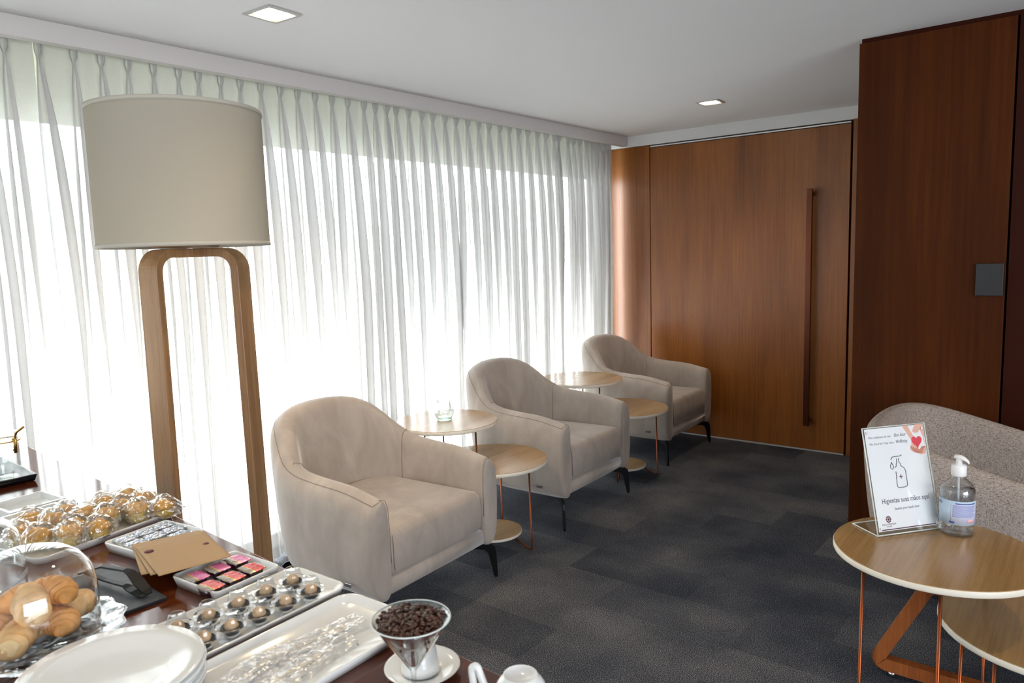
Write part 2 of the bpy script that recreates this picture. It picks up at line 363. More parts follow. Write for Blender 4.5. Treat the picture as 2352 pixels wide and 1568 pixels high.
# ================================================================ CURTAINS
knots = [1.102, 1.212, 1.341, 1.446, 1.554, 1.662, 1.775, 1.869, 1.978, 2.079, 2.19, 2.301, 2.404, 2.514, 2.623, 2.729, 2.842, 2.925, 3.000, 3.073, 3.172,
         3.281, 3.375, 3.483, 3.585, 3.694, 3.802, 3.907, 4.02, 4.123, 4.229, 4.335, 4.447, 4.554, 4.661, 4.735, 4.86, 4.94, 5.02, 5.124, 5.226, 5.331, 5.426]
k0 = knots[0]; pre = []
while k0 > -1.6: k0 -= .107+random.uniform(-.006, .006); pre.append(k0)
knots = pre[::-1]+knots
CX = -3.30
def curtain(y0, y1, label, seed, xoff=0.0, over=0):
    rnd = random.Random(seed)
    ks = [k for k in knots if y0 <= k <= y1]
    zs = [2.468, 2.44, 2.41, 2.38, 2.362, 2.350, 2.338, 2.31, 2.27, 2.2, 2.1, 1.98, 1.84, 1.68, 1.5, 1.3, 1.1, .9, .7, .5, .3, .15, .02]
    par = [dict(a=rnd.uniform(.8, 1.3), dr=rnd.uniform(-.014, .028), sk=rnd.uniform(-.6, .7), ph=rnd.uniform(0, 6), k=rnd.uniform(.75, 1.2), rx=rnd.choice((.35, .6, .8, .92, 1))) for _ in ks]
    bm = bmesh.new(); rows = []
    NT = 17
    for z in zs:
        row = []
        for i, k in enumerate(ks):
            p = par[i]
            dz = 2.35-z
            if dz < 0:    # pinch-pleat heading: narrow triple fold
                W = .006; B = .009; D = .045
            else:
                g = 1-math.exp(-dz/.24)
                W = .004+.007*g*p['a']; B = (.001+.028*g+.007*min(1, dz))*p['a']; D = .028+.038*g*p['k']
            if abs(dz) < .02: W, B, D = .004, .001, .028
            rx = p['rx']*min(1, max(0, (1.85-z)/1.1)); rx = rx*rx*(3-2*rx)
            W += (.032-W)*rx; B += (.005-B)*rx; D += (.040*p['k']-D)*rx
            drift = p['dr']*min(1, max(0, dz))*1.3+.006*sin(p['ph']+dz*2.2)*min(1, max(0, dz))
            yc = k+drift
            sc = min(1.15, 1)
            for j in range(NT):
                t = -1+2*j/(NT-1)
                x = D*(1+cos(pi*t))/2*(1-.3*math.exp(-(t/.2)**2))
                y = W*t+B*sin(pi*t)+p['sk']*x*.35*min(1, max(0, dz*1.5))
                if dz < 0: x += .012*cos(3*pi*t)*(1-abs(t))
                row.append((CX+xoff+x, yc+y, z))
            # flat web to the next pleat, sagging softly away
            if i+1 < len(ks) or over:
                kn = ks[i+1] if i+1 < len(ks) else k+over; a = yc+W; b = kn-W
                for s in (.25, .5, .75):
                    bow = -.010*sin(pi*s)*min(1, max(.1, dz*1.4))+.004*sin(p['ph']*3+s*6+dz)
                    row.append((CX+xoff+bow, a+(b-a)*s, z))
        rows.append([bm.verts.new(q) for q in row])
    for A, B_ in zip(rows, rows[1:]):
        for j in range(len(A)-1): bm.faces.new((A[j], A[j+1], B_[j+1], B_[j]))
    o = obj('sheer_curtain', bm, M_sheer, recalc=False)
    tag(o, label, 'curtain', 'sheer curtains along the window'); return o
curtain(-1.7, 1.15, 'sheer white linen curtain panel at the left end, behind the buffet', 1, -.012, .14)
curtain(1.15, 2.93, 'sheer white linen curtain panel hanging behind the floor lamp', 2, 0, .11)
curtain(2.93, 4.73, 'sheer white linen curtain panel behind the middle armchair', 3, .012, .12)
curtain(4.73, 5.5, 'narrow sheer curtain panel at the far end beside the wooden wall', 4, 0, .14)

# ================================================================ CEILING LIGHTS
M_lite = plain('warm_diffuser', (1, .9, .75, 1), .5, emit=((1, .80, .50, 1), 9.0))
M_frame = plain('downlight_frame', (.45, .44, .43, 1), .6)  # darker grey puts the shadow gap into the frame's colour
def downlight(x, y, s, rz, label, E=16):
    t = thing('ceiling_light', label, 'ceiling light', (x, y, ZC), rz, 'recessed square ceiling lights')
    bm = bmesh.new(); h = s/2; k = h*.82
    o = [(-h, -h), (h, -h), (h, h), (-h, h)]; i = [(-k, -k), (k, -k), (k, k), (-k, k)]
    vo = [[bm.verts.new((a, b, z)) for a, b in o] for z in (0, -.006)]; vi = [[bm.verts.new((a, b, z)) for a, b in i] for z in (-.006, 0)]
    R = vo+vi
    for A, B in zip(R, R[1:]):
        for q in range(4): bm.faces.new((A[q], A[(q+1) % 4], B[(q+1) % 4], B[q]))
    obj('frame', bm, M_frame, t, smooth=False)
    obj('diffuser', prism(rrect(k*2*.80, k*2*.80, .014), -.005, -.001), M_lite, t, smooth=False)
    l = bpy.data.lights.new('downlight_glow', 'SPOT'); l.energy = E; l.color = (1, .74, .44); l.spot_size = radians(120); l.spot_blend = .8; l.shadow_soft_size = .05
    lobj = bpy.data.objects.new('downlight_glow', l); COL.objects.link(lobj); lobj.parent = t; lobj.location = (0, 0, -.02)
    return t
downlight(-2.525, 1.757, .155, radians(4), 'square recessed ceiling light above the tall floor lamp', 30)
downlight(-2.065, 4.715, .145, radians(4), 'square recessed ceiling light nearer the wooden door')
downlight(-1.35, 1.25, .155, 0, 'square recessed ceiling light between the buffet and the armchairs', 15)
downlight(.6, 2.9, .155, 0, 'square recessed ceiling light over the tweed armchair')
downlight(-1.0, -1.2, .155, 0, 'square recessed ceiling light behind the buffet')

# wall switch
o = obj('wall_plate', boxbm(-.442, -.340, 3.803, 3.817, 1.296, 1.436), plain('graphite_plate', srgb(46, 46, 48), .4, .3), smooth=False, bevel=.002)
tag(o, 'dark grey rectangular blank plate on the wooden column', 'wall plate')

# ================================================================ U-SHELL (armchair bodies)
def shell_path(hx0, hx1, hy, n=44, ex=2.6):
    """plan outline from the front right arm end round the back to the front left arm end"""
    pts = []
    xs = hx0+(-hx1)*0
    rc = min(hy, .36)
    # straight arm
    xb = -hx1+rc*1.05
    m = 9
    for i in range(m): pts.append((hx0+(xb-hx0)*i/m, hy))
    q = n-2*m
    for i in range(q+1):
        a = pi/2+pi*i/q
        c, s = cos(a), sin(a)
        x = xb+(hx1-(-xb) if False else (hx1+xb))*(-abs(c)**(2/ex))
        y = hy*(1 if s > 0 else -1)*abs(s)**(2/ex)
        pts.append((x, y))
    for i in range(m-1, -1, -1): pts.append((hx0+(xb-hx0)*i/m, -hy))
    return pts
def shell(hx0, hx1, hy, zb, T, hfun, leanfun, front_taper=0.0, ex=2.6, subs=1, toproll=1.0, tuck=.035):
    P = shell_path(hx0, hx1, hy, ex=ex); n = len(P)
    # resample evenly
    d = [0]
    for a, b in zip(P, P[1:]): d.append(d[-1]+math.hypot(b[0]-a[0], b[1]-a[1]))
    tot = d[-1]; K = 56; Q = []
    j = 0
    for i in range(K+1):
        s = tot*i/K
        while j < n-2 and d[j+1] < s: j += 1
        t = (s-d[j])/max(1e-9, d[j+1]-d[j]); Q.append((P[j][0]+(P[j+1][0]-P[j][0])*t, P[j][1]+(P[j+1][1]-P[j][1])*t, s/tot))
    HH = [hfun(*q) for q in Q]
    for _ in range(3): HH = [HH[0]]+[(HH[i-1]+HH[i]*2+HH[i+1])/4 for i in range(1, K)]+[HH[K]]
    bm = bmesh.new(); loops = []
    def sect(i, shrink=0.0, push=0.0):
        x, y, s = Q[i]
        a = Q[max(0, i-1)]; b = Q[min(K, i+1)]
        tx, ty = b[0]-a[0], b[1]-a[1]; l = math.hypot(tx, ty); tx /= l; ty /= l
        nx, ny = -ty, tx         # inward (path runs +x,+y side to back to -y side)
        h = HH[i]; ln = leanfun(x, y, s); T_ = T(s) if callable(T) else T
        prof = [(tuck+.02, zb), (tuck*.5, zb+.035), (tuck*.15, zb+.11), (0, zb+.2), (-.0, zb+(h-zb)*.7), (.004, h-.085), (.016, h-.035), (.042*toproll, h-.008), (T_*.58, h),
                (T_-.014, h-.012), (T_, h-.05), (T_+.004, h-.14), (T_+.004, zb+.15), (T_, zb+.03), (T_-.02, zb)]
        out = []
        cu = T_*.5; cz = (zb+h)/2
        for u, z in prof:
            if shrink: u = u+(cu-u)*shrink if abs(u-cu) > 0 else u; z = z-(z-cz)/max(.001, (h-zb)/2)*shrink*T_*.5
            off = -ln*max(0, z-zb-.08)
            out.append((x+nx*(u+off)-tx*push, y+ny*(u+off)-ty*push, z))
        return out
    loops.append(sect(0, .55, .012+.010)); loops.append(sect(0, .22, .018)); loops.append(sect(0, .05, .008))
    for i in range(K+1): loops.append(sect(i))
    loops.append(sect(K, .05, -.008)); loops.append(sect(K, .22, -.018)); loops.append(sect(K, .55, -.022))
    loft(loops, bm)
    return bm, Q, sect
def seamtube(pts, r=.0011): return tube(pts, r, 6)

def suede_armchair():
    t = thing('armchair', 'x', 'armchair', (0, 0, 0), 0, 'suede armchairs along the window')
    def h(x, y, s):
        ax = x
        arm = interp(ax, [-.15, .2, .43], [.655, .637, .600])
        back = interp(abs(y), [0, .15, .25, .32, .37, .41], [.872, .866, .844, .806, .760, .70])
        k = interp(ax, [-.36, -.29, -.21, -.13, -.03], [1, .95, .64, .24, 0])
        return max(arm, .6)+(max(back, .655)-arm)*k if k > 0 else arm
    def lean(x, y, s): return interp(x, [-.38, -.2, .0, .4], [.11, .05, .02, .01])
    bm, Q, sect = shell(.395, .395, .412, .172, lambda s: .108+.035*sin(pi*s)**4, h, lean, ex=2.15, toproll=1.5)
    obj('body', bm, M_fab, t, subsurf=1)
    # underside and front rail
    lp = []
    for z, ins in ((.170, .06), (.172, .03), (.19, .008), (.225, 0), (.252, .004), (.258, .02)):
        lp.append([(x*(1)-.0+.0, y, z) for x, y in [(.398-ins, -.345), (.398-ins, 0), (.398-ins, .345), (.0, .345), (-.3+ins, .25), (-.3+ins, -.25), (.0, -.345)]])
    obj('front_rail', loft(lp), M_fab, t)
    # cushion
    cw, x0, x1 = .305, -.27, .402; lp = []
    rr = .03
    for z, ins in ((.256, .028), (.262, .010), (.280, .001), (.35, -.004), (.42, .001), (.442, .012), (.452, .035), (.456, .10)):
        c = rrect(x1-x0-2*ins, 2*cw-2*ins, .035, 5); lp.append([(x+(x0+x1)/2, y, z+(-.012*(x1-x-(x0+x1)/2) if z > .4 else 0)) for x, y in c])
    obj('seat_cushion', loft(lp), M_fab, t)
    # seams
    for sgn in (1, -1):
        pts = []
        idx = [i for i in range(len(Q)) if Q[i][0] > -.36 and (Q[i][1] > 0) == (sgn > 0)]
        for i in idx:
            s_ = sect(i); p = Vector(s_[6])*.6+Vector(s_[7])*.4; pts.append(p)
        if sgn < 0: pts = pts[::-1]
        # down the front edge
        s_ = sect(0 if sgn > 0 else len(Q)-1); o_ = [Vector(q) for q in (s_[6], s_[5], s_[4], s_[3], s_[2])]
        front = []
        s0 = sect(0 if sgn > 0 else len(Q)-1)
        inner = [Vector(s0[k])+Vector((.012, -sgn*(-.006), 0)) for k in (9, 10, 11)]
        pts = [p+Vector((0, sgn*.001, .0010)) for p in pts]
        fr_ = [Vector(q)+Vector((.0012, 0, 0)) for q in sect(0 if sgn > 0 else len(Q)-1, .05, .009*sgn)[7:13]]
        pts = (fr_[::-1]+pts) if (pts[0]-fr_[0]).length < (pts[-1]-fr_[0]).length else (pts+fr_)
        bmS = seamtube(pts); obj('arm_seam', bmS, M_seam, t)
        # back/arm joint seam, across the inside face
        ii = min([i for i in idx if Q[i][0] > -.13], key=lambda i: Q[i][0]); s_ = sect(ii)
        jn = [Vector(s_[k]) for k in (7, 8, 9, 10, 11)]
        jn.append(Vector(s_[11])*.4+Vector(s_[12])*.6)
        c0 = Vector((Q[ii][0], 0, 0))
        jn = [p+(Vector((0, -sgn, 0)) if k > 1 else Vector((0, 0, 1)))*.0016 for k, p in enumerate(jn)]
        obj('back_seam', seamtube(jn), M_seam, t)
    obj('cushion_seam', seamtube([(.4045, -.285, .285), (.4055, -.289, .33), (.4055, -.289, .40), (.400, -.287, .432)]), M_seam, t)
    # legs: bent black blades
    def leg(ax, ay, name='leg'):
        dr = Vector((ax, ay, 0)).normalized(); pr = Vector((-dr.y, dr.x, 0)); base = Vector((.405 if ax > 0 else -.30, .385*ay/abs(ay), 0))
        if ax < 0: base = Vector((-.31, .30*ay/abs(ay), 0))
        prof = [(-.15, .172), (-.13, .150), (-.055, .140), (-.036, .122), (-.012, .01), (-.008, 0), (.004, 0), (.007, .01), (.003, .12), (-.002, .150), (-.014, .163), (-.04, .170)]
        bm = bmesh.new()
        A = [bm.verts.new(base+dr*u+Vector((0, 0, z))+pr*.006) for u, z in prof]; B = [bm.verts.new(base+dr*u+Vector((0, 0, z))-pr*.006) for u, z in prof]
        n = len(prof)
        for i in range(n): bm.faces.new((A[i], A[(i+1) % n], B[(i+1) % n], B[i]))
        bm.faces.new(A); bm.faces.new(B[::-1])
        obj(name, bm, M_black, t, smooth=False, bevel=.0015)
    leg(1, .9); leg(1, -.9); leg(-1, .9); leg(-1, -.9)
    o = obj('maker_tag', boxbm(.245, .285, -.417, -.4125, .232, .247), M_chrome, t, smooth=False, bevel=.001); o['label'] = 'tiny chrome plate'
    return t
ch = suede_armchair(); ch.location = (-2.605, 2.19, 0); ch.rotation_euler = (0, 0, radians(3.0))
ch['label'] = 'beige suede armchair closest to the buffet, the largest in view'
dup(ch, (-2.70, 3.625, 0), radians(2.5), 'beige suede armchair in the middle of the row of three')
dup(ch, (-2.785, 5.06, 0), radians(1.9), 'beige suede armchair at the far end in front of the wooden door')

# ================================================================ SIDE TABLES
def disc(bm, r, z, th, seg=64):
    prof = [(0, z-th), (r-.004, z-th), (r-.001, z-th+.002), (r, z-th+.005), (r, z-.004), (r-.0015, z-.001)]
    return lathe(prof, seg, bm)
def side_table(x, y, z, r, angs, label, shelf=None, group='round side tables with copper legs', rr=.215):
    t = thing('side_table', label, 'side table', (x, y, 0), 0, group)
    e = disc(bmesh.new(), r, z, .020); eo = obj('edge_band', e, M_edge, t)
    obj('tabletop', lathe([(0, z+.0008), (r-.0028, z+.0008), (r-.0015, z-.001), (r-.0015, z-.006), (0, z-.006)], 64), M_tabw, t, smooth=False)
    if shelf:
        obj('shelf_edge', lathe([(0, shelf-.016), (.150, shelf-.016), (.153, shelf-.012), (.153, shelf-.003), (.152, shelf-.001), (0, shelf-.001)], 48), M_edge, t)
        obj('shelf', lathe([(0, shelf), (.1515, shelf), (.1515, shelf-.005), (0, shelf-.005)], 48), M_tabw, t, smooth=False)
    for a in angs:
        a = radians(a); c, s = cos(a), sin(a)
        if shelf: pts = [(rr*.97*c, rr*.97*s, z-.018), (rr*c, rr*s, .006), (.12*c, .12*s, shelf-.014)]
        else: pts = [(rr*.97*c, rr*.97*s, z-.018), (rr*c, rr*s, .006), (.03*c, .03*s, .02)]
        obj('leg', tube(fillet(pts, .03), .0048, 8), M_copper, t)
    return t
side_table(-2.77, 2.864, .65, .279, (0, 140, 280), 'taller round side table carrying a small glass vase', group=None)
side_table(-2.49, 2.898, .47, .297, (6, 118, 235), 'lower round side table between nearest and middle armchairs', .08, rr=.24)
side_table(-2.854, 4.324, .65, .292, (340, 120, 255), 'taller round side table between middle and far armchairs', group=None)
side_table(-2.533, 4.348, .475, .306, (28, 160, 290), 'lower round side table between middle and far armchairs', .08, rr=.23)
side_table(-.345, 2.382, .65, .277, (222, 282, 60), 'round wooden side table carrying the hand sanitiser sign', group=None, rr=.225)
side_table(-.055, 2.424, .475, .285, (190, 236, 60), 'lower round side table at the bottom right corner of the photo', group=None, rr=.225)

# vase
v = lathe([(0, .003), (.026, .003), (.030, .006), (.040, .022), (.043, .036), (.040, .052), (.031, .066), (.028, .076), (.033, .092), (.0345, .096)], 32,
          wob=lambda a, z: 1+(.10 if z > .09 else 0)*cos(4*a))
o = obj('glass_vase', v, clearmat('thin_glass', (.86, .90, .88), 0, 3.5)); o.scale = (1.25, 1.25, 1.2); o.location = (-2.785, 2.862, .6515); tag(o, 'small flared clear glass vase on the taller side table', 'vase')
obj('vase_base', lathe([(0, 0), (.030, 0), (.034, .006), (.028, .012), (0, .010)], 32), clearmat('thick_glass', (.74, .84, .79), 0, 2), o)

# ================================================================ FLOOR LAMP
LP = Vector((-2.285, 1.215, 0))
lamp = thing('floor_lamp', 'tall floor lamp with white drum shade on walnut legs', 'floor lamp', LP)
def shade():
    m, nt, N, L, P = newmat('shade_linen'); N.remove(P)
    d_ = N.new('ShaderNodeBsdfDiffuse'); d_.inputs[0].default_value = (.38, .35, .285, 1); t_ = N.new('ShaderNodeBsdfTranslucent'); t_.inputs[0].default_value = (.62, .56, .44, 1)
    mx = N.new('ShaderNodeMixShader'); mx.inputs[0].default_value = .15; L.new(d_.outputs[0], mx.inputs[1]); L.new(t_.outputs[0], mx.inputs[2]); L.new(mx.outputs[0], N['Material Output'].inputs['Surface']); return m
SR, Z0, Z1 = .253, 1.598, 2.005
M_shade = shade()
obj('lamp_shade', lathe([(SR, Z0), (SR*.997, Z1)], 96), M_shade, lamp)
M_rim = plain('rim_tape', (.44, .41, .34, 1), .8)
for z in (Z0, Z1): obj('shade_rim', lathe([(SR-.003, z-.002), (SR+.0022, z-.002), (SR+.0022, z+.010), (SR-.003, z+.010), (SR-.003, z-.002)], 96), M_rim, lamp)
obj('bulb', lathe([(0, 1.70), (.02, 1.705), (.035, 1.74), (.03, 1.77), (.014, 1.80), (.013, 1.83), (0, 1.83)], 20), plain('bulb_glass', (.9, .88, .82, 1), .3), lamp)
obj('socket_plate', boxbm(-.09, .09, -.04, .04, 1.595, 1.612), M_lampx, lamp, smooth=False, bevel=.004).rotation_euler = (0, 0, yaw-.05)
# two bent legs meeting at a mitre in the middle, opening away from each other
def bent(dirv, label=None):
    bm = bmesh.new(); d_ = Vector(dirv).normalized(); n = Vector((-d_.y, d_.x, 0)); th, wd = .028, .076
    L_, H = .183, 1.592; R = .06; path = []
    cen = [(0, H-th/2)]
    for i in range(11):
        a = pi/2-pi/2*i/10; cen.append((L_-th/2-R+R*cos(a), H-th/2-R+R*sin(a)))
    for z in (1.3, .9, .5, .0): cen.append((L_-th/2+.012*(1.4-z)/1.4, z))
    rings = []
    for i, (u, z) in enumerate(cen):
        a = cen[max(0, i-1)]; b = cen[min(len(cen)-1, i+1)]; tu, tz = b[0]-a[0], b[1]-a[1]; l = math.hypot(tu, tz); tu /= l; tz /= l
        ou, oz = -tz, tu
        if i == 0: ou, oz = 0, 1
        if i == len(cen)-1: ou, oz = 1, 0
        q = []
        for k, w_ in ((.5, -.5), (.5, .5), (-.5, .5), (-.5, -.5)): q.append(d_*(u+ou*th*k)+n*wd*w_+Vector((0, 0, z+oz*th*k)))
        rings.append(q)
    loft(rings, bm); return bm
back = Vector((LP.x, LP.y, 0)).normalized(); vl = Vector((-back.y, back.x, 0))
a1 = radians(-45); a2 = radians(-33)
for dv in (vl*cos(a1)+back*sin(a1), -vl*cos(a2)+back*sin(a2)):
    obj('leg', bent(dv), M_lampw, lamp, bevel=.004, smooth=False, loc=back*.07-vl*.012)

# ================================================================ TWEED LOUNGE CHAIR
def lounge():
    t = thing('lounge_chair', 'grey tweed lounge chair on slanted wooden sled legs beside the column', 'armchair', (-.28, 3.215, 0), 0)
    def h(x, y, s): return .862-.185*max(0, x+.33)/.75
    bm, Q, sect = shell(.42, .40, .405, .32, lambda s: .075+.02*sin(pi*s)**2, h, lambda x, y, s: interp(x, [-.4, -.1, .4], [.10, .03, .02]), ex=2.9, toproll=.7, tuck=.06)
    obj('body', bm, M_tweed, t, subsurf=1)
    lp = []
    for z, ins in ((.33, .05), (.34, .02), (.37, 0), (.43, 0), (.455, .02), (.462, .07)):
        lp.append([(x+.08, y, z) for x, y in rrect(.70-2*ins, .64-2*ins, .06)])
    obj('seat_cushion', loft(lp), M_tweed, t)
    Mw = woodmat('sled_walnut', srgb(96, 48, 20), srgb(132, 72, 34), srgb(160, 96, 50), .35, 'z')
    for sy, rz_ in ((-.445, .40), (.30, .295)):
        # slanted loop: floor bar, front-rising bar, top rail
        fr = bmesh.new(); th = .045; wd = .04
        pts = fillet([(0.02, 0, .045), (.36, 0, .045), (.24, 0, rz_), (-.30+.5*(rz_-.045), 0, rz_), (-.30, 0, .045), (.02, 0, .045)], .05, 5)
        ring = []
        pts = pts[:-1]; n = len(pts)
        for i, p in enumerate(pts):
            tg = (pts[(i+1) % n]-pts[i-1]).normalized(); o_ = Vector((-tg.z, 0, tg.x))
            ring.append([fr.verts.new(p+o_*th*k+Vector((0, sy+wd*w_, 0))) for k, w_ in ((.5, -.5), (.5, .5), (-.5, .5), (-.5, -.5))])
        for i in range(n):
            A, B = ring[i], ring[(i+1) % n]
            for k in range(4): fr.faces.new((A[k], A[(k+1) % 4], B[(k+1) % 4], B[k]))
        f = obj('sled_leg', fr, Mw, t, smooth=False, bevel=.004)
        for gx in (-.245, .27): obj('glide', lathe([(0, 0), (.011, 0), (.013, .006), (.012, .023), (0, .023)], 16, c=(gx, sy, 0)), M_chrome, f)
    return t
lounge()

# ================================================================ SIGN AND SANITISER
ZT = .6515
def textobj(s, size, mat, parent, M, name='lettering', shear=0, align='LEFT', sx=1.0, bold=0):
    cu = bpy.data.curves.new('t', 'FONT'); cu.body = s; cu.size = size; cu.shear = shear; cu.align_x = align; cu.extrude = .0002; cu.offset = bold
    o = bpy.data.objects.new('t', cu); COL.objects.link(o)
    dg = bpy.context.evaluated_depsgraph_get(); me = bpy.data.meshes.new_from_object(o.evaluated_get(dg))
    bpy.data.objects.remove(o); bpy.data.curves.remove(cu)
    me.transform(M @ Matrix.Diagonal((sx, 1, 1, 1))); me.name = name; me.materials.clear(); me.materials.append(mat)
    t = bpy.data.objects.new(name, me); COL.objects.link(t); t.parent = parent; return t
def flat(poly, M, th=.0004, bm=None):
    bm = bm or bmesh.new(); a = [bm.verts.new(M @ Vector((x, y, 0))) for x, y in poly]; b = [bm.verts.new(M @ Vector((x, y, th))) for x, y in poly]
    n = len(poly)
    bm.faces.new(b); bm.faces.new(a[::-1])
    for i in range(n): bm.faces.new((a[i], a[(i+1) % n], b[(i+1) % n], b[i]))
    return bm
sign = thing('sign_holder', 'clear acrylic stand holding a white hand sanitising notice', 'sign', (-.502, 2.382, ZT), radians(52.0))
# local: x along the foot edge, y to the back (away from the reader), z up
SW, SH, TL = .262, .33, .087
sign.scale = (.875, .965, .965)
slant = math.atan2(TL, SH); HL = math.hypot(SH, TL)
Ms = Matrix.Rotation(pi/2-slant, 4, 'X')   # local sheet plane: x, y up along the sheet; normal to the reader
bm = bmesh.new()
v = box(bm, 0, SW, 0, HL, -.0035, -.0005); bmesh.ops.transform(bm, matrix=Ms, verts=v)
v = box(bm, 0, SW, 0, HL, .0020, .0045); bmesh.ops.transform(bm, matrix=Ms, verts=v)
v = box(bm, 0, SW, 0, .118, 0, .0035)
obj('acrylic_holder', bm, M_acry, sign, smooth=False)
bm = bmesh.new()
for x in (.001, SW-.001): tube([Ms @ Vector((x, 0.002, 0)), Ms @ Vector((x, HL, 0))], .0024, 6, bm)
tube([Ms @ Vector((0, HL, 0)), Ms @ Vector((SW, HL, 0))], .0016, 6, bm)
for a, b in (((0, 0, .002), (0, .118, .002)), ((0, .118, .002), (SW, .118, .002)), ((SW, 0, .002), (SW, .118, .002)), ((0, -.001, .003), (SW, -.001, .003))): tube([a, b], .0022, 6, bm)
obj('polished_edge', bm, plain('acrylic_edge', (.72, .76, .74, 1), .15, spec=.6), sign)
paper = obj('paper', boxbm(.008, SW-.008, .014, HL-.004, -.0003, .0012, M=Ms), plain('white_paper', (.86, .86, .90, 1), .5), sign, smooth=False)
Mt = Ms @ Matrix.Translation((0, 0, .0013))
def T(x, y): return Mt @ Matrix.Translation((x, y, 0))
textobj('Nós cuidamos do seu', .0105, M_ink2, sign, T(.020, .306))
textobj('Bem Estar', .0150, M_ink2, sign, T(.125, .306), shear=.5, sx=.8)
textobj('We Care for Your here', .0105, M_ink2, sign, T(.020, .285))
textobj('Wellbeing', .0150, M_ink2, sign, T(.128, .285), shear=.5, sx=.8)
textobj('Higienize suas mãos aqui', .0220, M_ink2, sign, T(.135, .099), align='CENTER', sx=.90, bold=.00015)
textobj('Sanitise your hands here', .0115, M_ink2, sign, T(.135, .076), align='CENTER', sx=.9)
textobj('PLAZA PREMIUM', .0078, M_ink, sign, T(.052, .0315), align='CENTER', sx=1.0)
textobj('LOUNGE', .0055, M_ink, sign, T(.052, .0255), align='CENTER', sx=1.0)
bm = bmesh.new()
for k in range(8):
    a = 2*pi*k/8; flat([(.052+.0085*cos(a)+.003*cos(q), .0495+.0085*sin(a)+.003*sin(q)) for q in [2*pi*j/8 for j in range(8)]], Mt, bm=bm)
flat([(.052+.0042*cos(q), .0495+.0042*sin(q)) for q in [2*pi*j/12 for j in range(12)]], Mt, bm=bm)
obj('emblem', bm, M_ink, sign, smooth=False)
obj('rule_line', flat([(.018, .0165), (SW-.018, .0165), (SW-.018, .0195), (.018, .0195)], Mt), M_ink, sign, smooth=False)
bm = bmesh.new()
def stroke(pts): tube([Mt @ Vector((x, y, .0006)) for x, y in pts], .0011, 6, bm)
cx = .130
stroke([(cx-.018, .195), (cx-.021, .150), (cx-.018, .145), (cx-.010, .144), (cx+.012, .144), (cx+.020, .147), (cx+.022, .153), (cx+.022, .195), (cx+.018, .204), (cx+.006, .212), (cx+.004, .220), (cx+.0, .223), (cx+.000, .236)])
stroke([(cx-.008, .236), (cx-.010, .222), (cx-.013, .218), (cx-.013, .212), (cx-.020, .208)])
stroke([(cx+.015, .246), (cx+.008, .243), (cx-.020, .243), (cx-.026, .241), (cx-.032, .234)])
stroke([(cx-.031, .226), (cx-.037, .214), (cx-.037, .208), (cx-.031, .203), (cx-.025, .208), (cx-.025, .214), (cx-.031, .226)])
obj('dispenser_drawing', bm, M_ink2, sign)
obj('plus_mark', flat([(cx-.004, .181), (cx-.001, .181), (cx-.001, .186), (cx+.003, .186), (cx+.003, .181), (cx+.008, .181)][:0] or [(cx-.007, .1765), (cx-.0015, .1765), (cx-.0015, .171), (cx+.0015, .171), (cx+.0015, .1765), (cx+.007, .1765), (cx+.007, .1795), (cx+.0015, .1795), (cx+.0015, .185), (cx-.0015, .185), (cx-.0015, .1795), (cx-.007, .1795)], Mt), M_ink, sign, smooth=False)
M_skin = plain('printed_skin', srgb(232, 176, 158), .6); M_skin2 = plain('printed_skin_rose', srgb(214, 142, 124), .6); M_heart = plain('printed_red', srgb(214, 58, 76), .45)
bm = bmesh.new()
flat([(.165, .3385), (.188, .3385), (.205, .305), (.224, .290), (.222, .262), (.218, .245), (.200, .250), (.192, .262), (.196, .290), (.180, .315)], Mt, bm=bm)
flat([(.220, .3385), (.252, .3385), (.2525, .30), (.250, .27), (.246, .30), (.238, .322), (.228, .312), (.214, .312), (.205, .318)], Mt, bm=bm)
flat([(.186, .262), (.192, .254), (.214, .247), (.226, .240), (.246, .243), (.2525, .256), (.252, .268), (.238, .262), (.228, .256), (.20, .262), (.19, .275)], Mt, bm=bm)
obj('printed_hands', bm, M_skin, sign, smooth=False)
bm = bmesh.new()
for i in range(4): 
    x = .190+.009*i; stroke_pts = [(x, .270-.003*i), (x+.008, .258-.003*i), (x+.018, .250-.0015*i)]; tube([Mt @ Vector((a, b, .0004)) for a, b in stroke_pts], .0018, 5, bm)
for i in range(3):
    x = .250-.006*i; tube([Mt @ Vector((a, b, .0004)) for a, b in [(x, .266), (x-.010, .258), (x-.020, .247)]], .0016, 5, bm)
obj('printed_fingers', bm, M_skin2, sign)
hp = []
for k in range(40):
    a = 2*pi*k/40; hp.append((.2175+.00135*16*sin(a)**3, .284+.00135*(13*cos(a)-5*cos(2*a)-2*cos(3*a)-cos(4*a))))
obj('printed_heart', flat(hp, Mt, .0012), M_heart, sign, smooth=False)
M_stud = plain('clear_stud', (.8, .8, .78, 1), .2, spec=.6)
for x, y in ((.015, .325), (SW-.018, .325), (.015, .022), (SW-.018, .022)):
    bm = lathe([(0, 0), (.004, 0), (.004, .001), (0, .0014)], 14)
    bmesh.ops.transform(bm, matrix=Ms @ Matrix.Translation((x, y, .0046)), verts=bm.verts); obj('magnet_stud', bm, M_stud, sign)

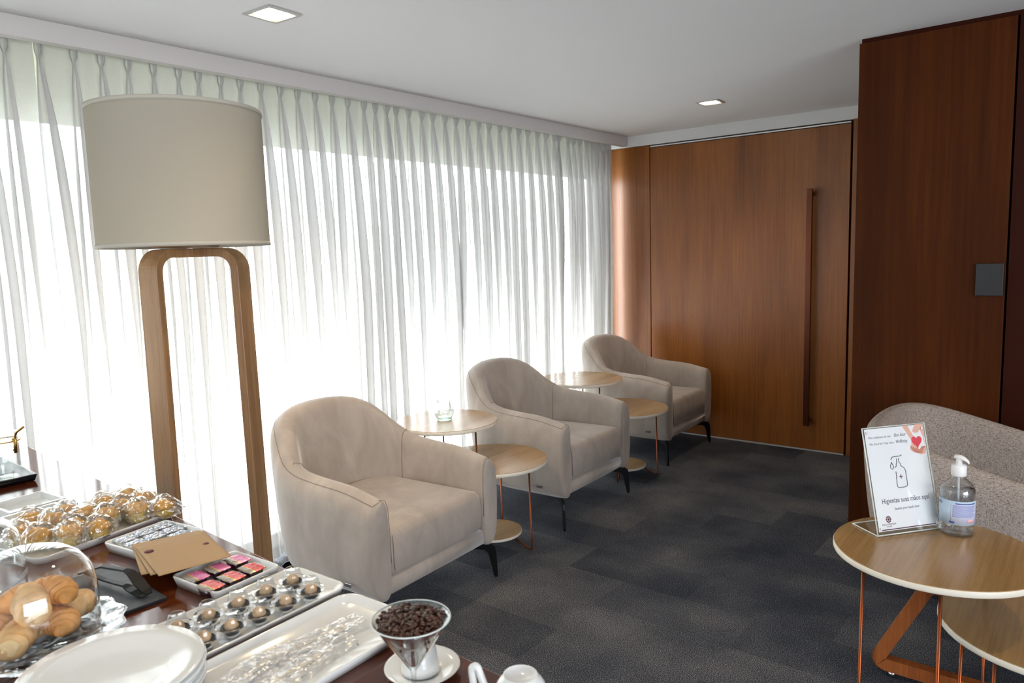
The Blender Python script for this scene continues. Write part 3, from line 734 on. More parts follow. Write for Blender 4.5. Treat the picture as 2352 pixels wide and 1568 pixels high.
bt = thing('sanitizer_bottle', 'clear pump bottle of hand sanitiser with pale blue label', 'bottle', (-.318, 2.553, ZT), 0)
bt.scale = (.95, .95, .95)
prof = [(0, .003), (.044, .003), (.047, .0), (.050, .004), (.0505, .012), (.0498, .09), (.0505, .138), (.0490, .150), (.040, .166), (.024, .180), (.0185, .186), (.018, .196)]
obj('bottle_body', lathe(prof, 48), clearmat('pet_bottle', (.90, .92, .93), .01, 2.2, bump=.05, bscale=20), bt)
obj('gel', lathe([(0, .005), (.047, .006), (.0485, .02), (.0478, .090), (.0480, .132), (.046, .148), (.0, .148)], 40), clearmat('clear_gel', (.88, .90, .92), 0.02, 1.2), bt)
# label: curved sheet
def label_mesh(r, z0, z1, a0, a1, n=30, tilt=.0, th=.0004):
    bm = bmesh.new(); R = []
    for rr in (r, r+th):
        for z in (z0, z1): R.append([bm.verts.new((rr*cos(a0+(a1-a0)*i/n), rr*sin(a0+(a1-a0)*i/n), z)) for i in range(n+1)])
    for A, B in ((R[0], R[1]), (R[1], R[3]), (R[3], R[2]), (R[2], R[0])):
        for i in range(n): bm.faces.new((A[i], A[i+1], B[i+1], B[i]))
    bm.faces.new((R[0][0], R[1][0], R[3][0], R[2][0])); bm.faces.new((R[0][-1], R[2][-1], R[3][-1], R[1][-1])); return bm
view = math.atan2(-2.553, .318)   # direction from bottle to reader
M_lab = plain('pale_blue_label', srgb(186, 208, 228), .5)
lab = obj('label_wrap', label_mesh(.0508, .040, .118, view-2.0, view+1.35), M_lab, bt)
bm = label_mesh(.0514, .047, .108, view-.35, view+1.2); obj('label_field', bm, plain('label_print_ground', srgb(200, 206, 226), .55), lab)
bm = bmesh.new()
for k in range(12):
    z = .104-.0033*k; a1_ = view+1.1-(.15 if k % 4 == 3 else 0)
    b2 = label_mesh(.0517, z-.0008, z+.0008, view-.25, a1_, 16)
    me_ = bpy.data.meshes.new('tmp'); b2.to_mesh(me_); b2.free(); bm.from_mesh(me_); bpy.data.meshes.remove(me_)
obj('label_text_lines', bm, plain('blue_print', srgb(120, 130, 190), .6), lab)
bm = label_mesh(.0518, .1095, .1125, view-.1, view+1.1, 16); obj('label_heading', bm, plain('dark_blue_print', srgb(60, 76, 150), .6), lab)
bm = label_mesh(.0518, .050, .060, view+.6, view+1.05, 10); obj('label_red_block', bm, plain('red_print', srgb(226, 170, 178), .6), lab)
bm = label_mesh(.0518, .046, .0515, view-.42, view-.12, 8); obj('label_emblem', bm, bpy.data.materials['dark_blue_print'], lab)
def rad_text(s, size, mat, ang, z, r=.0522):
    Mx = Matrix.Rotation(ang, 4, 'Z') @ Matrix.Translation((r, 0, z)) @ Matrix.Rotation(pi/2, 4, 'Z') @ Matrix.Rotation(pi/2, 4, 'X')
    return textobj(s, size, mat, lab, Mx, align='CENTER')
rad_text('CO', .012, bpy.data.materials['dark_blue_print'], view-1.1, .102)
pump = obj('pump_collar', lathe([(0, .190), (.021, .190), (.022, .193), (.022, .222), (.020, .226), (.010, .227), (.0095, .246), (0, .246)], 32), M_wplastic, bt)
bm = bmesh.new(); nd = (view+.55)
d_ = Vector((cos(view+1.15), sin(view+1.15), 0)); nn = Vector((-d_.y, d_.x, 0))
rings = []
for u, z, w_, hh in ((-.014, .246, .008, .006), (-.012, .250, .011, .012), (.004, .250, .011, .013), (.016, .247, .009, .010), (.026, .241, .0065, .007), (.030, .235, .005, .005)):
    rings.append([d_*u+nn*w_*cos(q)+Vector((0, 0, z+hh*sin(q)*.6)) for q in [2*pi*j/12 for j in range(12)]])
loft(rings, bm); obj('pump_head', bm, M_wplastic, bt)
obj('dip_tube', tube([(0, 0, .19), (.002, 0, .1), (-.012, .0, .012)], .0032, 8), plain('translucent_tube', (.78, .8, .8, 1), .4), bt)

# ================================================================ BUFFET
ZB = .90
BX0, BX1, BY0 = -3.16, .9, .10
def by1(x): return .823+(-.707-x)*.0605 if x > -2.3 else .9195
buf = thing('buffet_table', 'long dark glossy wooden buffet table laid with food', 'table', (-1.2, .5, 0))
poly = [(BX1, BY0), (BX1, .735), (-.707, .822), (-1.407, .870), (-2.263, .917), (BX0, .962), (BX0, BY0)]
o = obj('tabletop', prism([(x+1.2, y-.5) for x, y in poly], ZB-.04, ZB), M_buf, buf, smooth=False, bevel=.004)
obj('apron', boxbm(-1.85, 2.0, -.34, .22, ZB-.13, ZB-.04), M_buf, buf, smooth=False)
for x in (-1.85, .1, 2.0):
    for y in (-.32, .2): obj('leg', boxbm(x-.03, x+.03, y-.03, y+.03, 0, ZB-.13), M_buf, buf, smooth=False, bevel=.004)

def tray(name, w, d, r, label, loc, rz=0, h=.018, cat='tray', mat=None, rim=.012, base=.006, group=None):
    bm = bmesh.new(); lp = []
    for ins, z in ((.012, 0), (.006, .001), (.0, h-.003), (.0008, h-.0005), (.003, h), (rim*.6, h-.002), (rim, base+.002), (rim+.006, base), (min(w, d)*.3, base-.0002)):
        lp.append([(x, y, z) for x, y in rrect(w-2*ins, d-2*ins, max(.002, r-ins*.6), 6)])
    loft(lp, bm)
    o = obj(name, bm, mat or M_white); o.location = loc; o.rotation_euler = (0, 0, rz); tag(o, label, cat, group); return o
G = 'white serving trays on the buffet'
tray('serving_tray', .235, .35, .03, 'large white tray full of wrapped muffins', (-1.925, .705, ZB), radians(9), group=G)
tray('serving_tray', .150, .160, .012, 'small white square tray holding foil sachets', (-1.69, .765, ZB), radians(8), .024, group=G, rim=.008)
tray('serving_tray', .155, .150, .012, 'small white square tray holding jam tubs', (-1.372, .757, ZB), radians(4), .024, group=G, rim=.008)
tray('serving_tray', .17, .40, .03, 'long white tray with domed truffle cups', (-1.20, .668, ZB), radians(2), .016, group=G)
tray('serving_tray', .20, .42, .035, 'long white tray with bagged plastic cutlery', (-.995, .645, ZB), radians(2), .018, group=G)
def frame_tray(loc, rz, w, d, label):
    bm = bmesh.new(); lp = []
    for ins, z in ((.0, .0), (0, .02), (.008, .02), (.010, .004)): lp.append([(x, y, z) for x, y in rrect(w-2*ins, d-2*ins, .004, 2)])
    loft(lp, bm); o = obj('square_dish', bm, M_white, smooth=False); o.location = loc; o.rotation_euler = (0, 0, rz)
    tag(o, label, 'dish', 'empty white square dishes')
frame_tray((-2.255, .690, ZB), radians(5), .135, .14, 'empty white square dish, the farther of two at the left')
frame_tray((-2.125, .668, ZB), radians(5), .095, .14, 'empty white narrow dish next to the wrapped muffins')
# black tray with glassware
tray('black_tray', .34, .30, .006, 'black rectangular tray under the glass jar', (-2.70, .665, ZB), radians(-2), .022, mat=plain('black_lacquer', srgb(20, 24, 30), .15), rim=.02)

# swing-top jar
jar = thing('glass_jar', 'glass storage jar with brass swing clasp at left edge', 'jar', (-2.645, .765, ZB+.0062))
obj('jar_body', lathe([(0, .001), (.044, .001), (.048, .006), (.048, .100), (.044, .112), (.040, .118), (.042, .122)], 36), M_glass, jar)
obj('lid', lathe([(.042, .123), (.044, .127), (.040, .137), (.020, .142), (.012, .150), (.016, .160), (0, .166)], 32), M_glass, jar)
M_brass = plain('aged_brass', srgb(176, 138, 66), .3, 1)
bm = bmesh.new(); ring = [(.046*cos(a), .046*sin(a), .112) for a in [2*pi*i/24 for i in range(24)]]; tube(ring, .0022, 6, bm, closed=True)
ca = Vector((.046, .012, 0)).normalized()
tube(fillet([ca*.047+Vector((0, 0, .085)), ca*.062+Vector((0, 0, .10)), ca*.058+Vector((0, 0, .126)), ca*.066+Vector((0, 0, .142)), ca*.105+Vector((0, 0, .162))], .012), .0035, 8, bm, )
tube(fillet([ca*.047+Vector((0, 0, .120)), ca*.058+Vector((0, 0, .110)), ca*.055+Vector((0, 0, .078))], .008), .005, 8, bm)
obj('clasp', bm, M_brass, jar)
gl = lathe([(0, .003), (.020, .003), (.023, .001), (.0235, .004), (.027, .075), (.0275, .076)], 28)
g0 = obj('drinking_glass', gl, M_glass); g0.location = (-2.568, .735, ZB+.0065); tag(g0, 'small clear glass on black tray, nearest the tray corner', 'glass', 'small glasses on the black tray')
for x, y, l in ((-2.60, .675, 'small clear glass on black tray, in front of the jar'), (-2.69, .60, 'small clear glass on black tray, at the left edge')):
    c = g0.copy(); COL.objects.link(c); c.location = (x, y, ZB+.0065); c['label'] = l

# muffins in cellophane
M_cake = plain('muffin_crust', srgb(222, 162, 50), .7, bump=.5, bscale=60, var=.35, vscale=22)
M_cake2 = plain('muffin_side', srgb(236, 200, 96), .75, bump=.3, bscale=80, var=.12, vscale=40)
def muffin_src():
    t = thing('wrapped_muffin', 'x', 'muffin', (0, 0, 0), 0, 'cellophane wrapped muffins')
    obj('muffin_base', lathe([(0, 0), (.018, 0), (.0195, .003), (.024, .024), (.0245, .026), (0, .027)], 28, wob=lambda a, z: 1+.03*cos(18*a)), M_cake2, t)
    bm = lathe([(.022, .023), (.0262, .025), (.0268, .030), (.024, .037), (.017, .0425), (.008, .045), (0, .0455)], 26)
    for v in bm.verts: v.co += Vector((noise.noise(v.co*60), noise.noise(v.co*60+Vector((5, 0, 0))), noise.noise(v.co*60+Vector((0, 9, 0)))))*.0035
    obj('muffin_top', bm, M_cake, t)
    bm = bmesh.new(); bmesh.ops.create_icosphere(bm, subdivisions=4, radius=1)
    for v in bm.verts:
        c = v.co.copy(); n = noise.noise(c*2.3)*.5+noise.noise(c*6)*.22
        ax = abs(c.y)
        v.co = Vector((c.x*.033*(1-.45*ax**3), c.y*.050*(1+.12*n), .003+max(0, (c.z+.62))*.0345*(1-.55*ax**2)))*1.0
        v.co += c*n*.012+Vector((noise.noise(c*9), noise.noise(c*9+Vector((3, 3, 3))), noise.noise(c*9+Vector((7, 1, 2)))))*.0035
        if v.co.z < .0012: v.co.z = .0012
        if ax > .86: v.co.x *= 1.5; v.co.z = v.co.z*.5+.010+.006*noise.noise(c*8)
    obj('wrapper', bm, M_wrap, t, smooth=False); return t
muf = muffin_src()
mp = [(-1.832, .700, 20), (-1.838, .640, 100), (-1.892, .745, 60), (-1.895, .668, 10), (-1.868, .808, 80), (-1.925, .800, 30), (-1.955, .722, 130), (-1.965, .650, 70),
      (-1.880, .590, 40), (-1.945, .575, 110), (-1.990, .780, 15), (-1.935, .855, 95), (-2.015, .700, 55), (-2.02, .620, 0), (-2.00, .845, 140), (-1.845, .862, 160)]
words = ['nearest the tray edge above the tongs', 'beside the glass dome at the front', 'in the middle of the tray', 'left of the middle by the dome', 'near the right front edge', 'right of the middle',
         'behind the middle one', 'far left near the second dome', 'half hidden behind the big dome', 'mostly hidden behind the glass dome', 'at the back of the tray', 'at the right end',
         'in the back row toward the left', 'at the back left by the narrow dish', 'at the far right back corner', 'at the right front corner by foil tray']
for i, ((x, y, a), wd) in enumerate(zip(mp, words)):
    r = muf if i == 0 else dup(muf, (0, 0, 0))
    r.location = (x, y, ZB+.007+(.004 if i % 3 else 0)); r.rotation_euler = (0, 0, radians(a)); r['label'] = 'golden muffin in cellophane, '+wd

# foil lidded cups
def foilcup_src(name, lidmat, cupmat, w=.036, d=.042, h=.014, crk=.0006):
    t = thing(name, 'x', 'portion cup', (0, 0, 0))
    lp = [[(x, y, z) for x, y in rrect(w*k, d*k, .006)] for z, k in ((0, .70), (.001, .74), (h, .9))]
    obj('cup', loft(lp), cupmat, t)
    bm = bmesh.new(); nx, ny = 12, 12; g = []
    for i in range(nx+1):
        g.append([])
        for j in range(ny+1):
            u, v = i/nx*2-1, j/ny*2-1; x = u*math.sqrt(1-.14*v*v)*w/2*1.05; y = v*math.sqrt(1-.14*u*u)*d/2*1.05
            z = h+.0016+crk*noise.noise(Vector((x*130, y*130, 3)))+(-.001 if max(abs(u), abs(v)) > .95 else 0)
            g[-1].append((x, y, z))
    top = [[bm.verts.new(p) for p in r] for r in g]; bot = [[bm.verts.new((p[0], p[1], p[2]-.0012)) for p in r] for r in g]
    for i in range(nx):
        for j in range(ny):
            bm.faces.new((top[i][j], top[i+1][j], top[i+1][j+1], top[i][j+1])); bm.faces.new((bot[i][j], bot[i][j+1], bot[i+1][j+1], bot[i+1][j]))
    per = [(i, 0) for i in range(nx)]+[(nx, j) for j in range(ny)]+[(i, ny) for i in range(nx, 0, -1)]+[(0, j) for j in range(ny, 0, -1)]
    for (a, b), (c, d_) in zip(per, per[1:]+per[:1]): bm.faces.new((top[a][b], bot[a][b], bot[c][d_], top[c][d_]))
    obj('foil_lid', bm, lidmat, t, smooth=False); return t
fc = foilcup_src('butter_portion', M_foil, M_wplastic, .038, .044, .014, .0034)
fc['group'] = 'silver foil portion cups'; fc['category'] = 'portion cup'
for i, (x, y, wd) in enumerate(((-1.735, .720, 'at the front left corner of its tray'), (-1.690, .722, 'at the near edge beside the envelopes'), (-1.741, .768, 'in the middle of the left side'), (-1.697, .770, 'in the middle of the tray'), (-1.747, .815, 'at the back left of its tray'), (-1.703, .817, 'at the back right of its tray'), (-1.656, .806, 'partly under the kraft envelopes'))):
    r = fc if i == 0 else dup(fc, (0, 0, 0)); r.location = (x, y, ZB+.0065); r.rotation_euler = (0, 0, radians(8+random.uniform(-4, 4))); r['label'] = 'silver foil portion cup '+wd

# jam tubs
def jamlid(name, c1, c2):
    m, nt, N, L, P = newmat(name); tc = N.new('ShaderNodeTexCoord'); sx = N.new('ShaderNodeSeparateXYZ'); L.new(tc.outputs['Object'], sx.inputs[0])
    r = N.new('ShaderNodeValToRGB'); r.color_ramp.interpolation = 'CONSTANT'; e = r.color_ramp.elements
    e[0].position = 0; e[0].color = srgb(150, 140, 130); e[1].position = .30; e[1].color = srgb(226, 196, 60); k = e.new(.345); k.color = c1; k = e.new(.86); k.color = c2
    mr = N.new('ShaderNodeMapRange'); mr.inputs['From Min'].default_value = -.02; mr.inputs['From Max'].default_value = .02; L.new(sx.outputs['Y'], mr.inputs['Value']); L.new(mr.outputs[0], r.inputs['Fac'])
    n = N.new('ShaderNodeTexNoise'); n.inputs['Scale'].default_value = 160; L.new(tc.outputs['Object'], n.inputs['Vector'])
    mx = N.new('ShaderNodeMixRGB'); mx.blend_type = 'MIX'; mx.inputs[2].default_value = srgb(240, 225, 230)
    st = N.new('ShaderNodeMath'); st.operation = 'GREATER_THAN'; st.inputs[1].default_value = .68; L.new(n.outputs['Fac'], st.inputs[0]); L.new(st.outputs[0], mx.inputs[0]); L.new(r.outputs[0], mx.inputs[1])
    L.new(mx.outputs[0], P.inputs['Base Color']); P.inputs['Roughness'].default_value = .25; P.inputs['Metallic'].default_value = .25; return m
M_jamcup = plain('dark_jam', srgb(46, 18, 26), .15)
j1 = foilcup_src('jam_tub', jamlid('pink_lid', srgb(206, 110, 160), srgb(176, 60, 120)), M_jamcup, .046, .0385, .018)
j2 = foilcup_src('jam_tub', jamlid('red_lid', srgb(206, 74, 74), srgb(160, 40, 44)), M_jamcup, .046, .0385, .018)
# rows: back row (x smaller) pink, front row red
first = {}
for src, xs, colr in ((j1, -1.394, 'pink'), (j2, -1.336, 'red')):
    for i, (y, wd) in enumerate(((.704, 'at the left end of its row'), (.751, 'in the middle of its row'), (.798, 'at the right end of its row'))):
        r = src if i == 0 else dup(src, (0, 0, 0)); r.location = (xs-.003*i+(0 if colr == 'pink' else .006), y-(0 if colr == 'pink' else .006), ZB+.0065); r.rotation_euler = (0, 0, radians(4+random.uniform(-5, 5)))
        r['label'] = f'square jam tub with {colr} lid, {wd}'; r['group'] = f'{colr} lidded jam tubs'

# envelopes
def envelope(P4, z, rz, loc, label):
    w, d = .142, .192
    t = thing('kraft_envelope', label, 'envelope', loc, rz, 'kraft paper envelopes')
    bm = bmesh.new(); n = 14; g = []
    for i in range(n+1):
        g.append([])
        for j in range(n+1):
            u, v = i/n, j/n; x = (u-.5)*d; y = (v-.5)*w
            zz = .0035*math.exp(-((u-.30)/.12)**2)*math.exp(-((v-.6)/.16)**2)+.0006*noise.noise(Vector((x*40, y*40, z)))
            g[-1].append((x, y, zz))
    A = [[bm.verts.new((p[0], p[1], p[2]+.0016)) for p in r] for r in g]; B = [[bm.verts.new((p[0], p[1], p[2]*.3)) for p in r] for r in g]
    for i in range(n):
        for j in range(n): bm.faces.new((A[i][j], A[i+1][j], A[i+1][j+1], A[i][j+1])); bm.faces.new((B[i][j], B[i][j+1], B[i+1][j+1], B[i+1][j]))
    per = [(i, 0) for i in range(n)]+[(n, j) for j in range(n)]+[(i, n) for i in range(n, 0, -1)]+[(0, j) for j in range(n, 0, -1)]
    for (a, b), (c, d_) in zip(per, per[1:]+per[:1]): bm.faces.new((A[a][b], B[a][b], B[c][d_], A[c][d_]))
    obj('paper', bm, M_kraft, t)
    seal = obj('seal', lathe([(0, 0), (.0095, 0), (.0098, .0006), (0, .0009)], 24, c=(-.050, -w/2+.016, .0019)), M_ink, t)
    bm = bmesh.new()
    for k in range(8): a = 2*pi*k/8; lathe([(0, 0), (.0016, 0), (.0016, .0003), (0, .0004)], 8, bm, c=(-.010+.0052*cos(a), w/2-.020+.0052*sin(a), .0019))
    lathe([(0, 0), (.0026, 0), (.0026, .0003), (0, .0004)], 8, bm, c=(-.010, w/2-.020, .0019)); obj('emblem', bm, M_ink, t)
    return t
# rests across the rims of the foil tray and the jam tray
for i, (loc, rz, tx, ty, wd) in enumerate((((-1.556, .738, ZB+.0262), -19, 0, 0, 'lowest of the three, edge showing at left'), ((-1.535, .739, ZB+.0305), -15, 0, 0, 'middle of the three'), ((-1.511, .739, ZB+.0350), -12.5, 0, 0, 'topmost, printed with a round seal'))):
    e = envelope(None, i, radians(rz), loc, 'brown kraft envelope, '+wd); e.rotation_euler = (radians(ty), radians(tx), radians(rz))

# truffles
M_truf = plain('truffle', srgb(212, 176, 132), .8, bump=.6, bscale=140, var=.15, vscale=60)
M_liner = plain('dark_liner', srgb(46, 40, 44), .5)
def truffle_src():
    t = thing('truffle_cup', 'x', 'sweet', (0, 0, 0), 0, 'truffles in clear domed cups')
    obj('paper_liner', lathe([(0, .004), (.010, .004), (.0125, .006), (.0186, .0172), (.0180, .0175), (.012, .0075), (0, .0065)], 36, wob=lambda a, z: 1+.05*cos(18*a)), M_liner, t)
    bm = bmesh.new(); bmesh.ops.create_icosphere(bm, subdivisions=3, radius=.0118)
    for v in bm.verts: v.co *= 1+.12*noise.noise(v.co*120); v.co += Vector((0, 0, .0185))
    obj('truffle', bm, M_truf, t)
    obj('plastic_cup', lathe([(0, .001), (.0125, .001), (.014, .003), (.0195, .018), (.0255, .0185), (.0262, .020), (.0250, .022), (.0195, .023), (.0180, .030), (.0145, .041), (.0125, .0435), (.0118, .0425), (0, .0425)], 36), M_pet, t)
    return t
tr = truffle_src()
tp = [(-1.150, .585), (-1.150, .636), (-1.150, .690), (-1.150, .745), (-1.150, .800), (-1.222, .578), (-1.218, .632), (-1.217, .690), (-1.218, .748), (-1.215, .805)]
tw = ['front row, by the plates', 'front row, second from the plates', 'front row, middle', 'front row, second from the right end', 'front row, right end',
      'back row, beside the plate stack', 'back row, second from the plates', 'back row, middle', 'back row, second from the right end', 'back row, right end']
for i, ((x, y), wd) in enumerate(zip(tp, tw)):
    r = tr if i == 0 else dup(tr, (0, 0, 0)); r.location = (x, y, ZB+.0062); r.rotation_euler = (0, 0, random.uniform(0, 6)); r['label'] = 'truffle in clear domed cup, '+wd

# bagged cutlery
M_bag = clearmat('clear_bag', (.96, .96, .96), .12, 4.0, haze=.10, bump=1.0, bscale=45)
M_cut = plain('cream_cutlery', srgb(232, 222, 200), .3)
def bag(loc, rz, w, l, hz, label, seed, kind):
    t = thing('bagged_cutlery', label, 'cutlery', loc, rz, 'bagged plastic cutlery')
    bm = bmesh.new(); n, m_ = 18, 40; g = []
    for i in range(n+1):
        g.append([])
        for j in range(m_+1):
            u, v = i/n*2-1, j/m_*2-1; x = u*w/2*(1+.08*noise.noise(Vector((v*3, seed, 0)))); y = v*l/2
            z = .0015+hz*(1-u**4)*(.45+.55*abs(noise.noise(Vector((u*2.2+seed, v*5, 1)))))+.0025*noise.noise(Vector((u*5, v*16, seed)))
            g[-1].append((x, y, max(.0008, z)))
    A = [[bm.verts.new(p) for p in r] for r in g]
    for i in range(n):
        for j in range(m_): bm.faces.new((A[i][j], A[i+1][j], A[i+1][j+1], A[i][j+1]))
    obj('plastic_bag', bm, M_bag, t, smooth=False)
    b = bmesh.new()
    prof = [(-.075, .0035), (-.02, .004), (.0, .0032), (.02, .005)]
    if kind == 'knife': pl_ = [(-.0045, -.085), (.0045, -.085), (.004, 0), (.0085, .012), (.0085, .070), (.002, .085), (-.0035, .078), (-.0035, 0)]
    else: pl_ = [(-.0045, -.085), (.0045, -.085), (.003, .02), (.009, .035), (.010, .055), (.007, .075), (0, .082), (-.007, .075), (-.010, .055), (-.009, .035), (-.003, .02)]
    prism(pl_, .0018, .0038, b); obj('spoon' if kind != 'knife' else 'knife', b, M_cut, t, smooth=False, bevel=.0008)
    b = bmesh.new(); box(b, -w/2+.006, w/2-.012, -l/2+.012, l*.1, .0006, .0016); obj('napkin', b, plain('napkin_white', (.82, .82, .81, 1), .9, bump=.3, bscale=120), t, smooth=False)
    return t
bag((-.965, .610, ZB+.0065), radians(6), .075, .27, .014, 'clear bag with folded white napkin lying nearest the martini glass', 1.3, 'knife')
bag((-1.015, .690, ZB+.0068), radians(-6), .062, .22, .012, 'clear bag holding a plastic spoon at the back of the tray', 4.1, 'spoon')
bag((-1.005, .560, ZB+.0120), radians(14), .06, .20, .012, 'clear bag with cutlery overlapping the plate stack end of the tray', 7.7, 'knife')

# martini glass with beans
mg = thing('martini_glass', 'martini glass filled with roasted coffee beans', 'glass', (-.735, .672, ZB))
obj('glass_body', lathe([(0, .002), (.034, .001), (.035, .002), (.020, .005), (.005, .010), (.0036, .02), (.0034, .060), (.0042, .068), (.007, .073), (.0105, .077), (.0545, .145), (.0555, .1462), (.0543, .1466), (.052, .144), (.009, .0785), (0, .0775)], 56), clearmat('martini_crystal', (.95, .965, .965), 0, 2.4), mg)
obj('rim', tube([(.055*cos(a), .055*sin(a), .146) for a in [2*pi*i/56 for i in range(56)]], .0011, 6, closed=True), plain('rim_glass', (.62, .68, .66, 1), .1, spec=.8), mg)
bm = bmesh.new(); rnd = random.Random(5)
def bean(bm, c, sc, R):
    b = bmesh.new(); bmesh.ops.create_uvsphere(b, u_segments=10, v_segments=7, radius=1)
    for v in b.verts:
        x, y, z = v.co
        if z < 0: z *= .25
        if z < 0 or True:
            gr = math.exp(-(y/.16)**2)*.22 if z < .0 else 0
            z += gr
        v.co = Vector((x*1.0, y*.70, z*.62))*sc
    bmesh.ops.transform(b, matrix=Matrix.Translation(c) @ R, verts=b.verts)
    me_ = bpy.data.meshes.new('tmp'); b.to_mesh(me_); b.free(); bm.from_mesh(me_); bpy.data.meshes.remove(me_)
lathe([(.006, .084), (.030, .118), (.0445, .1375), (.036, .1425), (.018, .146), (0, .147)], 32, bm)
for k in range(560):
    layer = rnd.random(); z = .086+.050*layer**.6
    rm = max(.004, (.0105+(z-.077)*.647)-.0055); a = rnd.uniform(0, 2*pi); r_ = rm*math.sqrt(rnd.random())
    if k > 230: z = .138+.008*rnd.random(); rm = .0465; r_ = rm*math.sqrt(rnd.random())
    zz = z+(.007*(1-(r_/.046)**2) if k > 230 else 0)
    R = Matrix.Rotation(rnd.uniform(0, 6.3), 4, 'Z') @ Matrix.Rotation(rnd.uniform(-.7, .7)+(pi if rnd.random() < .45 else 0), 4, 'X') @ Matrix.Rotation(rnd.uniform(-.5, .5), 4, 'Y')
    bean(bm, Vector((r_*cos(a), r_*sin(a), zz)), .0050, R)
o = obj('coffee_beans', bm, plain('roasted_bean', srgb(66, 36, 22), .3, bump=.2, bscale=200, var=.4, vscale=90)); o.location = (-.735, .672, ZB)
tag(o, 'dark roasted coffee beans heaped in the martini glass', 'coffee beans', kind='stuff')

# saucer and cup behind
sa = lathe([(0, .002), (.026, .002), (.030, 0), (.032, .002), (.050, .009), (.0585, .0145), (.0592, .0155), (.058, .0165), (.046, .012), (.028, .005), (0, .0045)], 48)
o = obj('saucer', sa, M_white); o.location = (-.802, .752, ZB); tag(o, 'white saucer behind the martini glass', 'saucer')
cupc = thing('espresso_cup', 'white cup upside down on the saucer, behind martini glass', 'cup', (-.806, .752, ZB+.0065))
obj('cup_body', lathe([(.029, 0), (.031, .001), (.0305, .004), (.026, .030), (.020, .052), (.0175, .056), (.0165, .060), (.014, .060), (.013, .057), (0, .057)], 40), M_white, cupc)
# upside-down cup at the bottom edge
uc = thing('coffee_cup', 'upturned white cup with pointed handle at bottom edge', 'cup', (-.598, .742, ZB))
obj('cup_body', lathe([(.040, 0), (.042, .002), (.0405, .012), (.038, .045), (.033, .063), (.027, .071), (.0245, .0725), (.0235, .0765), (.0215, .0765), (.0205, .0725), (0, .0715)], 48), M_white, uc)
hv = Vector((-right0.x, -right0.y, 0)).normalized(); hv = (hv*1.0+Vector((fwd0.x, fwd0.y, 0))*.30).normalized()
hp_ = [hv*.036+Vector((0, 0, .046)), hv*.050+Vector((0, 0, .044)), hv*.056+Vector((0, 0, .060)), hv*.063+Vector((0, 0, .080)), hv*.071+Vector((0, 0, .076)), hv*.068+Vector((0, 0, .040)), hv*.055+Vector((0, 0, .018)), hv*.039+Vector((0, 0, .016))]
obj('handle', tube(fillet(hp_, .012, 4), .0055, 10), M_white, uc)

# plates
def plate_src():
    bm = lathe([(0, .0035), (.060, .0035), (.070, .001), (.074, 0), (.077, .002), (.100, .012), (.1265, .0205), (.1285, .0222), (.1268, .0238), (.100, .0165), (.082, .0095), (.070, .0065), (0, .0062)], 72)
    return obj('dinner_plate', bm, M_white)
pl0 = plate_src()
for i, wd in enumerate(('bottom of the stack', 'second from the bottom of the stack', 'middle of the stack', 'second from the top of the stack', 'top of the stack, its whole face showing')):
    p = pl0 if i == 0 else pl0.copy()
    if i: COL.objects.link(p)
    p.location = (-1.128+.002*(i % 2), .432-.002*(i % 3), ZB+.0078*i); tag(p, 'white round plate, '+wd, 'plate', 'stacked white plates')

# cake stand + dome + rolls
DC = Vector((-1.392, .415, ZB))
st = thing('cake_stand', 'low glass cake stand with scalloped edge under the dome', 'cake stand', DC)
obj('plate', lathe([(0, .022), (.108, .022), (.122, .026), (.138, .030), (.140, .032), (.137, .034), (.120, .030), (.108, .027), (0, .0265)], 96, wob=lambda a, z: 1+(.03*cos(14*a) if z > .025 else 0)), clearmat('pressed_glass', (.86, .88, .89), .02, 3.0, bump=.4, bscale=25), st)
obj('foot', lathe([(.060, .001), (.062, .003), (.040, .010), (.035, .020), (.045, .0225)], 48), M_glass, st)
dome = thing('glass_dome', 'large clear cloche dome covering bread rolls and croissants', 'dome', DC+Vector((0, 0, .0305)))
obj('dome_shell', lathe([(.1005, 0), (.1015, .001), (.1015, .060), (.099, .085), (.092, .108), (.078, .127), (.058, .140), (.035, .147), (.012, .150), (0, .150)], 72), M_glassd, dome)
obj('dome_rim', lathe([(.0995, -.001), (.1035, -.001), (.1040, .002), (.1025, .004), (.0995, .003), (.0995, -.001)], 72), M_glassd, dome)
M_crust = plain('bread_crust', srgb(222, 178, 122), .7, bump=.6, bscale=35, var=.30, vscale=24)
M_crumb = plain('pale_bread_end', srgb(230, 198, 148), .85, bump=.3, bscale=90)
def roll_src():
    t = thing('bread_roll', 'x', 'bread roll', (0, 0, 0), 0, 'bread rolls under the dome')
    n = 34; lp = []
    for i in range(n+1):
        u = i/n*2-1; r = .0262*(1-.16*u*u)*(1 if abs(u) < .93 else 1-.30*((abs(u)-.93)/.07)**2)
        r *= 1+.02*sin(u*11); y = u*.041
        sp = lambda a, u=u: 1+.085*((a/(2*pi)+u*1.35) % 1.0)-.04
        lp.append([(r*1.05*sp(a)*cos(a)*(1+.04*noise.noise(Vector((cos(a)*2, u*4, sin(a)*2)))), y+.0035*sin(a*1+1), r*.92*sp(a)*sin(a)*(1+.05*noise.noise(Vector((cos(a)*2, u*4+7, sin(a)*2))))) for a in [2*pi*k/40 for k in range(40)]])
    obj('crust', loft(lp), M_crust, t)
    for s in (-1, 1):
        b = bmesh.new(); v0 = lathe([(0, .001), (.006, .0002), (.0105, .0012), (.0135, 0), (.0145, -.002)], 20, b, wob=lambda a, z: 1+.09*sin(3*a)+.05*sin(5*a+1)); bmesh.ops.transform(b, matrix=Matrix.Translation((0, s*.0418, 0)) @ Matrix.Rotation(-s*pi/2, 4, 'X'), verts=b.verts)
        obj('cut_end', b, M_crumb, t)
    return t
